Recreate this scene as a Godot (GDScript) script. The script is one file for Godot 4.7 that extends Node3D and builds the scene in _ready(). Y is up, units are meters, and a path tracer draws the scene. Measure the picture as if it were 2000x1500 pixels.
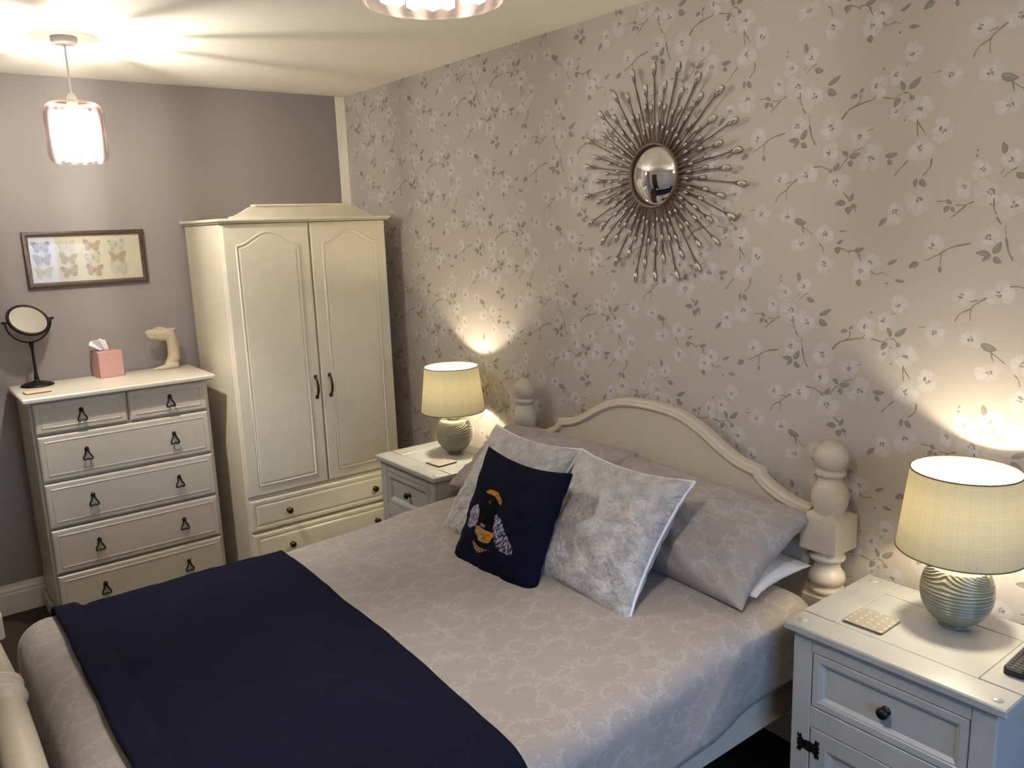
extends Node3D
# A double bedroom in the evening: cream bed, two bedside tables with lit lamps, wardrobe, chest of drawers.
# Metres, y up. The corner between the far wall (z = 0) and the papered wall (x = 0) is the origin.

var M := {}                 # materials by name
var img: Image              # the wallpaper while it is being printed
const TILE_W := 107.3       # wallpaper: two half-drop columns, centimetres
const TILE_H := 63.7
const PX := 14.0            # wallpaper texels per centimetre
var noise := FastNoiseLite.new()


func _ready():
	# ---- camera, sky, exposure ----
	var cam := Camera3D.new()
	cam.name = "camera"
	cam.position = Vector3(-2.14825, 1.68944, 4.22354)
	cam.basis = Basis(Vector3.UP, deg_to_rad(-37.4405)) * Basis(Vector3.RIGHT, deg_to_rad(-11.1111)) * Basis(Vector3.BACK, deg_to_rad(-2.008))
	cam.fov = 50.5357
	cam.near = 0.05
	cam.far = 60.0
	cam.current = true
	add_child(cam)
	var env := Environment.new()
	env.background_mode = Environment.BG_SKY
	var sky := Sky.new()
	var sm := ProceduralSkyMaterial.new()
	sm.sky_top_color = Color(0.42, 0.58, 0.82)
	sm.sky_horizon_color = Color(0.62, 0.75, 0.9)
	sm.ground_bottom_color = Color(0.16, 0.17, 0.2)
	sm.ground_horizon_color = Color(0.5, 0.56, 0.66)
	sm.sky_energy_multiplier = 0.9
	sm.ground_energy_multiplier = 0.9
	sky.sky_material = sm
	env.sky = sky
	env.background_energy_multiplier = SKY_ENERGY
	env.tonemap_mode = Environment.TONE_MAPPER_LINEAR
	env.tonemap_exposure = EXPOSURE
	env.sdfgi_enabled = true
	env.ssao_enabled = true
	env.ssil_enabled = true
	var we := WorldEnvironment.new()
	we.name = "world_environment"
	we.environment = env
	add_child(we)

	noise.seed = 7
	noise.frequency = 1.0
	noise.fractal_octaves = 3
	make_materials()
	build_room()
	build_bed()
	build_bedding()
	build_pillows()
	build_nightstands()
	build_wardrobe()
	build_chest()
	build_chest_things()
	build_picture()
	build_sunburst()
	pendant(Vector3(-1.5, 2.4, 0.817), "clear glass pendant light hanging over the chest of drawers, whole shade in view")
	pendant(Vector3(-1.55, 2.4, 3.31), "clear glass pendant light nearest the viewer, only the bottom of its shade in view")


# light levels of the place
const EXPOSURE := 1.0
const SKY_ENERGY := 14.0
const PENDANT_ENERGY := 4.1
const LAMP_ENERGY := 0.25
const PENDANT_COLOR := Color(1.0, 0.98, 0.945)
const LAMP_COLOR := Color(1.0, 0.95, 0.84)


# ---------------------------------------------------------------- mesh builder
class Mb:
	var st := SurfaceTool.new()
	var xf := Transform3D()
	func _init():
		st.begin(Mesh.PRIMITIVE_TRIANGLES)
		st.set_smooth_group(-1)
	func smooth(on: bool):
		st.set_smooth_group(0 if on else -1)
	func v(p: Vector3, uv := Vector2.ZERO):
		st.set_uv(uv)
		st.add_vertex(xf * p)
	func tri(a, b, c, ua := Vector2.ZERO, ub := Vector2.ZERO, uc := Vector2.ZERO):   # counter-clockwise seen from outside
		v(a, ua)
		v(c, uc)
		v(b, ub)
	func quad(a, b, c, d, ua := Vector2.ZERO, ub := Vector2.ZERO, uc := Vector2.ZERO, ud := Vector2.ZERO):
		tri(a, b, c, ua, ub, uc)
		tri(a, c, d, ua, uc, ud)
	func mesh() -> ArrayMesh:
		st.generate_normals()
		st.index()
		return st.commit()
	# chamfered box between two corners
	func box(lo: Vector3, hi: Vector3, r := 0.003):
		var c := (lo + hi) / 2.0
		var h := (hi - lo) / 2.0
		r = minf(r, minf(h.x, minf(h.y, h.z)) * 0.95)
		if r <= 0.0001:
			r = 0.0001
		for ax in 3:
			for s in [-1.0, 1.0]:
				var u := (ax + 1) % 3
				var w := (ax + 2) % 3
				var pts := []
				for k in [[-1, -1], [1, -1], [1, 1], [-1, 1]]:
					var p := Vector3.ZERO
					p[ax] = s * h[ax]
					p[u] = k[0] * (h[u] - r)
					p[w] = k[1] * (h[w] - r)
					pts.append(c + p)
				if s > 0:
					quad(pts[0], pts[1], pts[2], pts[3])
				else:
					quad(pts[3], pts[2], pts[1], pts[0])
		for ax in 3:      # edges along ax
			var u := (ax + 1) % 3
			var w := (ax + 2) % 3
			for su in [-1.0, 1.0]:
				for sw in [-1.0, 1.0]:
					var a := Vector3.ZERO
					a[ax] = h[ax] - r
					a[u] = su * h[u]
					a[w] = sw * (h[w] - r)
					var b := Vector3.ZERO
					b[ax] = h[ax] - r
					b[u] = su * (h[u] - r)
					b[w] = sw * h[w]
					var a2 := a
					a2[ax] = -a[ax]
					var b2 := b
					b2[ax] = -b[ax]
					if su * sw < 0:
						quad(c + a2, c + a, c + b, c + b2)
					else:
						quad(c + b2, c + b, c + a, c + a2)
		for sx in [-1.0, 1.0]:
			for sy in [-1.0, 1.0]:
				for sz in [-1.0, 1.0]:
					var s := Vector3(sx, sy, sz)
					var a := c + s * Vector3(h.x, h.y - r, h.z - r)
					var b := c + s * Vector3(h.x - r, h.y, h.z - r)
					var d := c + s * Vector3(h.x - r, h.y - r, h.z)
					if sx * sy * sz > 0:
						tri(a, b, d)
					else:
						tri(a, d, b)
	# profile of (radius, height) turned round the y axis
	func lathe(prof: Array, segs := 40, cap_low := true, cap_high := true, two_sided := false):
		smooth(true)
		for i in prof.size() - 1:
			var p: Vector2 = prof[i]
			var q: Vector2 = prof[i + 1]
			for k in segs:
				var a0 := TAU * k / segs
				var a1 := TAU * (k + 1) / segs
				var c0 := Vector3(cos(a0), 0, -sin(a0))
				var c1 := Vector3(cos(a1), 0, -sin(a1))
				var u0 := float(k) / segs
				var u1 := float(k + 1) / segs
				var v0 := 1.0 - float(i) / (prof.size() - 1)
				var v1 := 1.0 - float(i + 1) / (prof.size() - 1)
				quad(c0 * p.x + Vector3(0, p.y, 0), c1 * p.x + Vector3(0, p.y, 0), c1 * q.x + Vector3(0, q.y, 0), c0 * q.x + Vector3(0, q.y, 0), Vector2(u0, v0), Vector2(u1, v0), Vector2(u1, v1), Vector2(u0, v1))
		smooth(false)
		if cap_low and prof[0].x > 0.0005:
			for k in segs:
				var a0 := TAU * k / segs
				var a1 := TAU * (k + 1) / segs
				tri(Vector3(0, prof[0].y, 0), Vector3(cos(a1), 0, -sin(a1)) * prof[0].x + Vector3(0, prof[0].y, 0), Vector3(cos(a0), 0, -sin(a0)) * prof[0].x + Vector3(0, prof[0].y, 0))
		var e: Vector2 = prof[prof.size() - 1]
		if cap_high and e.x > 0.0005:
			for k in segs:
				var a0 := TAU * k / segs
				var a1 := TAU * (k + 1) / segs
				tri(Vector3(0, e.y, 0), Vector3(cos(a0), 0, -sin(a0)) * e.x + Vector3(0, e.y, 0), Vector3(cos(a1), 0, -sin(a1)) * e.x + Vector3(0, e.y, 0))
	func ball(c: Vector3, r: Vector3, segs := 20):
		var old := xf
		xf = xf * Transform3D(Basis().scaled(r), c)
		var prof := []
		var n := segs / 2
		for i in n + 1:
			var a := -PI / 2 + PI * i / n
			prof.append(Vector2(maxf(cos(a), 0.0), sin(a)))
		lathe(prof, segs, false, false)
		xf = old
	# round tube along points; radii may vary
	func tube(pts: Array, radii, segs := 8, closed := false):
		smooth(true)
		var n := pts.size()
		var rings := []
		var side := Vector3.ZERO
		for i in n:
			var t: Vector3
			if closed:
				t = (pts[(i + 1) % n] - pts[(i + n - 1) % n]).normalized()
			else:
				t = (pts[mini(i + 1, n - 1)] - pts[maxi(i - 1, 0)]).normalized()
			if side == Vector3.ZERO:
				side = t.cross(Vector3.UP if absf(t.y) < 0.9 else Vector3.RIGHT).normalized()
			side = (side - t * side.dot(t)).normalized()
			var up := t.cross(side)
			var r: float = radii[i] if radii is Array else radii
			var ring := []
			for k in segs:
				var a := TAU * k / segs
				ring.append(pts[i] + side * cos(a) * r + up * sin(a) * r)
			rings.append(ring)
		for i in (n if closed else n - 1):
			var p: Array = rings[i]
			var q: Array = rings[(i + 1) % n]
			for k in segs:
				var k1 := (k + 1) % segs
				quad(p[k], p[k1], q[k1], q[k])
		if not closed:
			smooth(false)
			for k in range(1, segs - 1):
				tri(rings[0][0], rings[0][k + 1], rings[0][k])
				tri(rings[n - 1][0], rings[n - 1][k], rings[n - 1][k + 1])
	# polygon (counter-clockwise in x, y) pulled from z0 to z1 with a chamfer on the front
	func prism(poly: PackedVector2Array, z0: float, z1: float, bevel := 0.0):
		smooth(false)
		if Geometry2D.is_polygon_clockwise(poly):
			poly.reverse()
		var n := poly.size()
		var front := poly
		if bevel > 0.0:
			front = inset(poly, bevel)
		var ids := Geometry2D.triangulate_polygon(front)
		for i in range(0, ids.size(), 3):
			tri3(front, ids, i, z1, false)
		ids = Geometry2D.triangulate_polygon(poly)
		for i in range(0, ids.size(), 3):
			tri3(poly, ids, i, z0, true)
		for i in n:
			var a := poly[i]
			var b := poly[(i + 1) % n]
			var zs := z1 - bevel
			quad(Vector3(a.x, a.y, z0), Vector3(b.x, b.y, z0), Vector3(b.x, b.y, zs), Vector3(a.x, a.y, zs))
			if bevel > 0.0:
				var c := front[i]
				var d := front[(i + 1) % n]
				quad(Vector3(a.x, a.y, zs), Vector3(b.x, b.y, zs), Vector3(d.x, d.y, z1), Vector3(c.x, c.y, z1))
	func tri3(p: PackedVector2Array, ids: PackedInt32Array, i: int, z: float, back: bool):
		var a := Vector3(p[ids[i]].x, p[ids[i]].y, z)
		var b := Vector3(p[ids[i + 1]].x, p[ids[i + 1]].y, z)
		var c := Vector3(p[ids[i + 2]].x, p[ids[i + 2]].y, z)
		var ccw := (b - a).cross(c - a).z > 0.0
		if ccw != back:
			tri(a, b, c)
		else:
			tri(a, c, b)
	# every point moved inwards by d (mitred)
	static func inset(poly: PackedVector2Array, d: float) -> PackedVector2Array:
		var out := PackedVector2Array()
		var n := poly.size()
		for i in n:
			var e0 := (poly[i] - poly[(i + n - 1) % n]).normalized()
			var e1 := (poly[(i + 1) % n] - poly[i]).normalized()
			var n0 := Vector2(-e0.y, e0.x)
			var n1 := Vector2(-e1.y, e1.x)
			var m := (n0 + n1).normalized()
			out.append(poly[i] + m * (d / maxf(m.dot(n0), 0.4)))
		return out
	# nested outlines at given (inset, depth) steps, the last one filled: drawer fronts and panels facing +z
	func relief(poly: PackedVector2Array, steps: Array, soft := false):
		if Geometry2D.is_polygon_clockwise(poly):
			poly.reverse()
		var n := poly.size()
		smooth(soft)
		var prev := inset(poly, steps[0].x)
		for k in range(1, steps.size()):
			var cur := inset(poly, steps[k].x)
			for i in n:
				var j := (i + 1) % n
				quad(Vector3(prev[i].x, prev[i].y, steps[k - 1].y), Vector3(prev[j].x, prev[j].y, steps[k - 1].y), Vector3(cur[j].x, cur[j].y, steps[k].y), Vector3(cur[i].x, cur[i].y, steps[k].y))
			prev = cur
		smooth(false)
		var ids := Geometry2D.triangulate_polygon(prev)
		for i in range(0, ids.size(), 3):
			tri3(prev, ids, i, steps[steps.size() - 1].y, false)
	# a moulding along a line in the x, y plane: section of (across, height) points, across to the left of travel
	func mould(line: Array, section: Array, closed := false):
		smooth(true)
		var n := line.size()
		var rows := []
		for i in n:
			var e0: Vector2
			var e1: Vector2
			if closed:
				e0 = (line[i] - line[(i + n - 1) % n]).normalized()
				e1 = (line[(i + 1) % n] - line[i]).normalized()
			else:
				e0 = (line[i] - line[i - 1]).normalized() if i > 0 else (line[1] - line[0]).normalized()
				e1 = (line[i + 1] - line[i]).normalized() if i < n - 1 else e0
			var n0 := Vector2(-e0.y, e0.x)
			var m := (n0 + Vector2(-e1.y, e1.x)).normalized()
			m /= maxf(m.dot(n0), 0.4)
			var row := []
			for s in section:
				row.append(Vector3(line[i].x + m.x * s.x, line[i].y + m.y * s.x, s.y))
			rows.append(row)
		for i in (n if closed else n - 1):
			var p: Array = rows[i]
			var q: Array = rows[(i + 1) % n]
			for k in section.size() - 1:
				quad(p[k], q[k], q[k + 1], p[k + 1])
		smooth(false)


# ---------------------------------------------------------------- things and parts
func obj(called: String, mb, mat: Material, parent: Node = null) -> MeshInstance3D:
	var o := MeshInstance3D.new()
	o.mesh = mb.mesh() if mb is Mb else mb
	o.material_override = mat
	o.name = called
	(parent if parent else self).add_child(o, true)
	return o

func thing(called: String, label: String, category: String, at := Vector3.ZERO, turn := 0.0, group := "") -> Node3D:
	var o := Node3D.new()
	o.name = called
	add_child(o, true)
	o.position = at
	o.rotation.y = turn
	return tag(o, label, category, group)

func tag(o: Node3D, label: String, category: String, group := "") -> Node3D:
	o.set_meta("label", label)
	o.set_meta("category", category)
	if group:
		o.set_meta("group", group)
	return o

func struct(called: String, mb, mat: Material, label: String, category: String) -> MeshInstance3D:
	var o := obj(called, mb, mat)
	o.set_meta("kind", "structure")
	tag(o, label, category)
	return o

func rect(x0: float, y0: float, x1: float, y1: float) -> PackedVector2Array:
	return PackedVector2Array([Vector2(x0, y0), Vector2(x1, y0), Vector2(x1, y1), Vector2(x0, y1)])

func rrect(x0: float, y0: float, x1: float, y1: float, r: float, k := 4) -> PackedVector2Array:
	var out := PackedVector2Array()
	var cs := [Vector2(x1 - r, y0 + r), Vector2(x1 - r, y1 - r), Vector2(x0 + r, y1 - r), Vector2(x0 + r, y0 + r)]
	for q in 4:
		for i in k + 1:
			var a := -PI / 2 + PI / 2 * (q + float(i) / k)
			out.append(cs[q] + Vector2(cos(a), sin(a)) * r)
	return out

func V2(a: Array) -> Array:
	var out := []
	for i in range(0, a.size(), 2):
		out.append(Vector2(a[i], a[i + 1]))
	return out

func spline(pts: Array, per := 8) -> Array:      # smooth line through points, 2D or 3D
	var out := []
	var n := pts.size()
	for i in n - 1:
		var p0 = pts[maxi(i - 1, 0)]
		var p1 = pts[i]
		var p2 = pts[i + 1]
		var p3 = pts[mini(i + 2, n - 1)]
		for k in per:
			var t := float(k) / per
			out.append(0.5 * ((2.0 * p1) + (p2 - p0) * t + (2.0 * p0 - 5.0 * p1 + 4.0 * p2 - p3) * t * t + (3.0 * p1 - p0 - 3.0 * p2 + p3) * t * t * t))
	out.append(pts[n - 1])
	return out


# ---------------------------------------------------------------- materials
func mat(called: String, c: Color, rough := 0.5, metal := 0.0) -> StandardMaterial3D:
	var m := StandardMaterial3D.new()
	m.resource_name = called
	m.albedo_color = c
	m.roughness = rough
	m.metallic = metal
	M[called] = m
	return m

func grain(freq: float, seed_: int, octaves := 3, normal_ := false, bump := 4.0, low := 0.0, size := 512) -> NoiseTexture2D:
	var n := FastNoiseLite.new()
	n.seed = seed_
	n.frequency = freq
	n.fractal_octaves = octaves
	n.noise_type = FastNoiseLite.TYPE_SIMPLEX_SMOOTH
	var t := NoiseTexture2D.new()
	t.width = size
	t.height = size
	t.seamless = true
	t.noise = n
	if normal_:
		t.as_normal_map = true
		t.bump_strength = bump
	else:
		var g := Gradient.new()
		g.set_color(0, Color(low, low, low))
		g.set_color(1, Color(1, 1, 1))
		t.color_ramp = g
	return t

func tri_map(m: StandardMaterial3D, scale: float):
	m.uv1_triplanar = true
	m.uv1_scale = Vector3(scale, scale, scale)

func tex(im: Image) -> ImageTexture:
	im.generate_mipmaps()
	return ImageTexture.create_from_image(im)

func make_materials():
	var m: StandardMaterial3D
	# painted plaster
	var fine := grain(0.05, 3, 4, true, 1.5)
	m = mat("far_paint", Color(0.555, 0.518, 0.502), 0.75)
	m.normal_enabled = true
	m.normal_texture = fine
	m.normal_scale = 0.25
	tri_map(m, 2.0)
	m = mat("other_paint", Color(0.70, 0.68, 0.68), 0.8)
	m = mat("ceiling_paint", Color(0.93, 0.90, 0.84), 0.9)
	m.normal_enabled = true
	m.normal_texture = fine
	m.normal_scale = 0.2
	tri_map(m, 1.5)
	m = mat("trim_paint", Color(0.88, 0.86, 0.82), 0.45)
	# furniture paint, brushed
	var brushed := grain(0.02, 11, 4, true, 2.0)
	var patchy := grain(0.006, 21, 4, false, 0.0, 0.97)
	m = mat("cream_paint", Color(0.90, 0.86, 0.77), 0.3)
	m.albedo_texture = patchy
	m.normal_enabled = true
	m.normal_texture = brushed
	m.normal_scale = 0.09
	tri_map(m, 3.0)
	m = mat("chest_paint", Color(0.765, 0.725, 0.655), 0.34)
	m.albedo_texture = patchy
	m.normal_enabled = true
	m.normal_texture = brushed
	m.normal_scale = 0.09
	tri_map(m, 3.0)
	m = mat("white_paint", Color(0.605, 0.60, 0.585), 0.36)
	m.albedo_texture = patchy
	m.normal_enabled = true
	m.normal_texture = brushed
	m.normal_scale = 0.06
	tri_map(m, 3.0)
	m = mat("bed_paint", Color(0.745, 0.695, 0.62), 0.42)
	m.albedo_texture = patchy
	m.normal_enabled = true
	m.normal_texture = brushed
	m.normal_scale = 0.06
	tri_map(m, 3.0)
	mat("dark_gap", Color(0.1, 0.085, 0.07), 0.9)
	m = mat("iron", Color(0.12, 0.095, 0.082), 0.42, 0.6)
	mat("bronze", Color(0.40, 0.33, 0.27), 0.42, 0.55)
	mat("brass_dark", Color(0.3, 0.22, 0.12), 0.35, 0.8)
	m = mat("carpet", Color(0.3, 0.23, 0.19), 1.0)
	m.albedo_texture = grain(0.12, 5, 4, false, 0.0, 0.55)
	m.normal_enabled = true
	m.normal_texture = grain(0.2, 6, 3, true, 8.0)
	tri_map(m, 3.0)
	mat("door_wood", Color(0.14, 0.1, 0.1), 0.5)
	m = mat("wood_frame", Color(0.36, 0.26, 0.19), 0.5)
	m.albedo_texture = grain(0.02, 8, 4, false, 0.0, 0.6)
	tri_map(m, 4.0)
	mat("paper_cream", Color(0.83, 0.78, 0.66), 0.9)
	mat("pale_lilac", Color(0.86, 0.85, 0.88), 0.9)  # colour of the paler left panel in the butterfly picture
	mat("wing_tan", Color(0.66, 0.55, 0.42), 0.9)
	mat("wing_pale", Color(0.76, 0.72, 0.63), 0.9)
	mat("wing_grey", Color(0.66, 0.64, 0.68), 0.9)
	mat("wing_edge", Color(0.36, 0.31, 0.28), 0.9)
	mat("mirror_glass", Color(0.95, 0.95, 0.95), 0.02, 1.0)
	m = mat("crystal", Color(0.95, 0.93, 0.9), 0.06, 0.85)
	m.clearcoat_enabled = true
	m.clearcoat = 1.0
	m.clearcoat_roughness = 0.02
	# glass
	m = mat("smoke_glass", Color(0.20, 0.155, 0.15, 0.3), 0.06)
	m.transparency = BaseMaterial3D.TRANSPARENCY_ALPHA
	m = mat("window_glass", Color(0.9, 0.95, 0.95, 0.06), 0.02)
	m.transparency = BaseMaterial3D.TRANSPARENCY_ALPHA
	m = mat("crystal_rod", Color(0.95, 0.93, 0.9, 0.8), 0.12)
	m.transparency = BaseMaterial3D.TRANSPARENCY_ALPHA
	m = mat("frosted_disc", Color(0.92, 0.9, 0.87), 0.5)  # for the discs added in the pendants to spread and dim their light
	m.backlight_enabled = true
	m.backlight = Color(1, 0.98, 0.95)
	m = mat("bulb", Color(1, 0.95, 0.85), 0.4)
	m.emission_enabled = true
	m.emission = Color(1.0, 0.88, 0.7)
	m.emission_energy_multiplier = 12.0
	m = mat("plastic_white", Color(0.85, 0.83, 0.8), 0.4)
	# lamps
	m = mat("linen_shade", Color(0.74, 0.72, 0.66), 0.95)
	m.albedo_texture = linen()
	m.uv1_scale = Vector3(11, 3, 1)
	m.backlight_enabled = true
	m.backlight = Color(0.46, 0.44, 0.36)
	mat("shade_trim", Color(0.4, 0.34, 0.25), 0.9)
	m = mat("celadon", Color(0.47, 0.465, 0.39), 0.22)
	m.clearcoat_enabled = true
	m.clearcoat = 0.6
	m.clearcoat_roughness = 0.1
	# textiles
	var weave := grain(0.25, 31, 2, true, 3.0)
	m = mat("damask", Color(1, 1, 1), 0.85)
	m.albedo_texture = damask()
	m.rim_enabled = true
	m.rim = 0.2
	m.rim_tint = 0.4
	m.normal_enabled = true
	m.normal_texture = grain(0.03, 33, 3, true, 2.0)
	m.normal_scale = 0.3
	m = mat("plain_cotton", Color(0.80, 0.785, 0.77), 0.9)
	m = mat("mattress_cloth", Color(0.83, 0.82, 0.82), 0.9)
	m = mat("navy_wool", Color(0.082, 0.082, 0.14), 1.0)
	m.metallic_specular = 0.15
	m.rim_enabled = true
	m.rim = 0.04
	m.rim_tint = 0.8
	m.normal_enabled = true
	m.normal_texture = weave
	m.normal_scale = 0.6
	m.uv1_scale = Vector3(3, 3, 3)
	m = mat("bee_print", Color(1, 1, 1), 0.95)
	m.metallic_specular = 0.2
	m.albedo_texture = bee_print()
	m = mat("velvet", Color(1, 1, 1), 0.42)
	m.albedo_texture = velvet()
	m.rim_enabled = true
	m.rim = 0.9
	m.rim_tint = 0.2
	m.normal_enabled = true
	m.normal_texture = grain(0.04, 44, 4, true, 8.0)
	m.normal_scale = 0.8
	m = mat("cord", Color(0.84, 0.83, 0.84), 0.6)
	m = mat("tissue_box", Color(0.80, 0.60, 0.57), 0.6)
	m.albedo_texture = sprinkles()
	tri_map(m, 9.0)
	m = mat("tissue", Color(0.93, 0.92, 0.92), 0.95)
	m.backlight_enabled = true
	m.backlight = Color(0.5, 0.5, 0.5)
	m = mat("stone_cream", Color(0.74, 0.68, 0.58), 0.6)
	m = mat("coaster_dots", Color(1, 1, 1), 0.5)
	m.albedo_texture = dots()
	mat("cork", Color(0.45, 0.3, 0.22), 0.9)
	mat("card", Color(0.79, 0.68, 0.58), 0.7)
	mat("remote_black", Color(0.045, 0.045, 0.05), 0.45)
	mat("remote_key", Color(0.12, 0.12, 0.125), 0.5)
	mat("wallpaper", Color(1, 1, 1), 0.55)
	M["wallpaper"].albedo_texture = wallpaper()


# ---- woven and printed textures (flat print and weave only)
func linen() -> ImageTexture:
	var r := RandomNumberGenerator.new()
	r.seed = 5
	var n := 256
	var im := Image.create(n, n, false, Image.FORMAT_RGB8)
	var row := []
	var col := []
	for i in n:
		row.append(r.randf_range(0.86, 1.0))
		col.append(r.randf_range(0.88, 1.0))
	for y in n:
		for x in n:
			var f: float = row[y] * col[x] * (0.93 + 0.07 * float((x + y) % 2))
			im.set_pixel(x, y, Color(f, f, f * 0.99))
	return tex(im)

func velvet() -> ImageTexture:
	var n := FastNoiseLite.new()
	n.seed = 12
	n.frequency = 0.012
	n.fractal_octaves = 5
	n.domain_warp_enabled = true
	n.domain_warp_amplitude = 60.0
	n.domain_warp_frequency = 0.01
	var im := Image.create(512, 512, false, Image.FORMAT_RGB8)
	for y in 512:
		for x in 512:
			var f := 0.63 + 0.14 * n.get_noise_2d(x, y) + 0.05 * n.get_noise_2d(x * 6.0, y * 6.0)
			f = clampf(f, 0.45, 0.9)
			im.set_pixel(x, y, Color(f, f * 0.97, f * 0.965))
	return tex(im)

func dots() -> ImageTexture:
	var im := Image.create(256, 256, false, Image.FORMAT_RGB8)
	im.fill(Color(0.53, 0.50, 0.455))
	for j in 5:
		for i in 5:
			var c := Vector2(26 + i * 51 + (25 if j % 2 else 0), 26 + j * 51)
			for y in range(-9, 10):
				for x in range(-9, 10):
					if x * x + y * y < 72 and c.x + x >= 0 and c.x + x < 256 and c.y + y < 256:
						im.set_pixel(int(c.x + x), int(c.y + y), Color(0.66, 0.64, 0.60))
	return tex(im)

func sprinkles() -> ImageTexture:
	var r := RandomNumberGenerator.new()
	r.seed = 8
	var im := Image.create(256, 256, false, Image.FORMAT_RGB8)
	im.fill(Color(1, 1, 1) * 0.86)
	for k in 40:
		var c := Vector2(r.randi_range(6, 249), r.randi_range(6, 249))
		var s := r.randi_range(2, 5)
		for y in range(-s, s + 1):
			for x in range(-s, s + 1):
				if absf(x) + absf(y) <= s:
					im.set_pixel(int(c.x + x), int(c.y + y), Color(1, 1, 1))
	return tex(im)

# soft stroke or blob blended into an image that wraps round
func _blend(im: Image, x: int, y: int, c: Color, a: float):
	var w := im.get_width()
	var h := im.get_height()
	x = posmod(x, w)
	y = posmod(y, h)
	im.set_pixel(x, y, im.get_pixel(x, y).lerp(c, clampf(a, 0.0, 1.0)))

func _stroke(im: Image, a: Vector2, b: Vector2, ra: float, rb: float, c: Color, alpha: float):
	var rm := maxf(ra, rb) + 1.0
	var d := b - a
	var l2 := maxf(d.length_squared(), 0.0001)
	for y in range(int(floor(minf(a.y, b.y) - rm)), int(ceil(maxf(a.y, b.y) + rm)) + 1):
		for x in range(int(floor(minf(a.x, b.x) - rm)), int(ceil(maxf(a.x, b.x) + rm)) + 1):
			var p := Vector2(x + 0.5, y + 0.5)
			var t := clampf((p - a).dot(d) / l2, 0.0, 1.0)
			var r := lerpf(ra, rb, t)
			var dist := p.distance_to(a + d * t)
			if dist < r + 0.5:
				_blend(im, x, y, c, alpha * clampf(r + 0.5 - dist, 0.0, 1.0))

# leaf blade with a point at both ends: light heart, dark outline and vein
func _blade(im: Image, a: Vector2, b: Vector2, w: float, edge: Color, heart: Color, alpha: float):
	var d := b - a
	var l := d.length()
	d /= l
	var nrm := Vector2(-d.y, d.x)
	var bend := w * 0.12
	var rm := w * 0.7 + 2.0
	for y in range(int(floor(minf(a.y, b.y) - rm)), int(ceil(maxf(a.y, b.y) + rm)) + 1):
		for x in range(int(floor(minf(a.x, b.x) - rm)), int(ceil(maxf(a.x, b.x) + rm)) + 1):
			var p := Vector2(x + 0.5, y + 0.5) - a
			var u := p.dot(d) / l
			if u < 0.0 or u > 1.0:
				continue
			var s := p.dot(nrm) - bend * sin(u * PI)
			var half := w * 0.5 * pow(sin(PI * pow(u, 0.8)), 0.75)
			var inside := half - absf(s)
			if inside > -0.5:
				var rim := clampf(1.0 - (inside - w * 0.10) / (w * 0.12), 0.0, 1.0)
				var vein := clampf(1.0 - absf(s) / (w * 0.05 + 0.6), 0.0, 1.0)
				var shade := 1.0 if s > 0.0 else 0.35
				var k := maxf(maxf(rim, vein * 0.9), 0.25 + 0.4 * shade)
				_blend(im, x, y, heart.lerp(edge, k), alpha * clampf(inside + 0.5, 0.0, 1.0))

func damask() -> ImageTexture:
	var n := 1024
	var im := Image.create(n, n, false, Image.FORMAT_RGB8)
	var ground := Color(0.55, 0.515, 0.495)
	var light := Color(0.63, 0.597, 0.58)
	im.fill(ground)
	var r := RandomNumberGenerator.new()
	r.seed = 77
	# curling acanthus scrolls: a spine that winds up, with narrow outlined lobes along its outer side
	var spots := []
	for j in 7:
		for i in 6:
			spots.append(Vector2((i + 0.5 * (j % 2)) * n / 6.0 + r.randf_range(-40, 40), j * n / 7.0 + r.randf_range(-35, 35)))
	for c in spots:
		var turn := 1.0 if r.randf() < 0.5 else -1.0
		var start := r.randf() * TAU
		var big := r.randf_range(62, 112)
		var last := Vector2.ZERO
		var steps := 40
		for k in steps:
			var t := float(k) / (steps - 1)
			var a: float = start + turn * t * 4.2
			var rad := big * (1.0 - 0.8 * t) * (1.0 + 0.08 * sin(t * 9.0))
			var p: Vector2 = c + Vector2(cos(a), sin(a)) * rad
			if k > 0:
				_stroke(im, last, p, 2.2 * (1.0 - 0.5 * t), 2.2 * (1.0 - 0.5 * t), light, 0.8)
			if k % 2 == 0 and t < 0.92:
				var len := (rad * 0.62 + 14.0) * r.randf_range(0.7, 1.15)
				var d := Vector2(cos(a + turn * 0.95), sin(a + turn * 0.95))
				var q := p + d * len * 0.6
				var e := q + d.rotated(-turn * 0.7) * len * 0.55
				_stroke(im, p, q, 2.6, 2.0, light, 0.6)
				_stroke(im, q, e, 2.0, 0.7, light, 0.6)
				if k % 4 == 0:
					_blade(im, p, p + d.rotated(turn * 0.35) * len * 0.8, 7.0 + rad * 0.05, light, ground, 0.75)
			last = p
		for k in 6:      # the rosette at the heart of the scroll
			var a2 := TAU * k / 6.0 + start
			_blade(im, c, c + Vector2(cos(a2), sin(a2)) * 13.0, 7.0, light, ground, 0.7)
	return tex(im)

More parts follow.
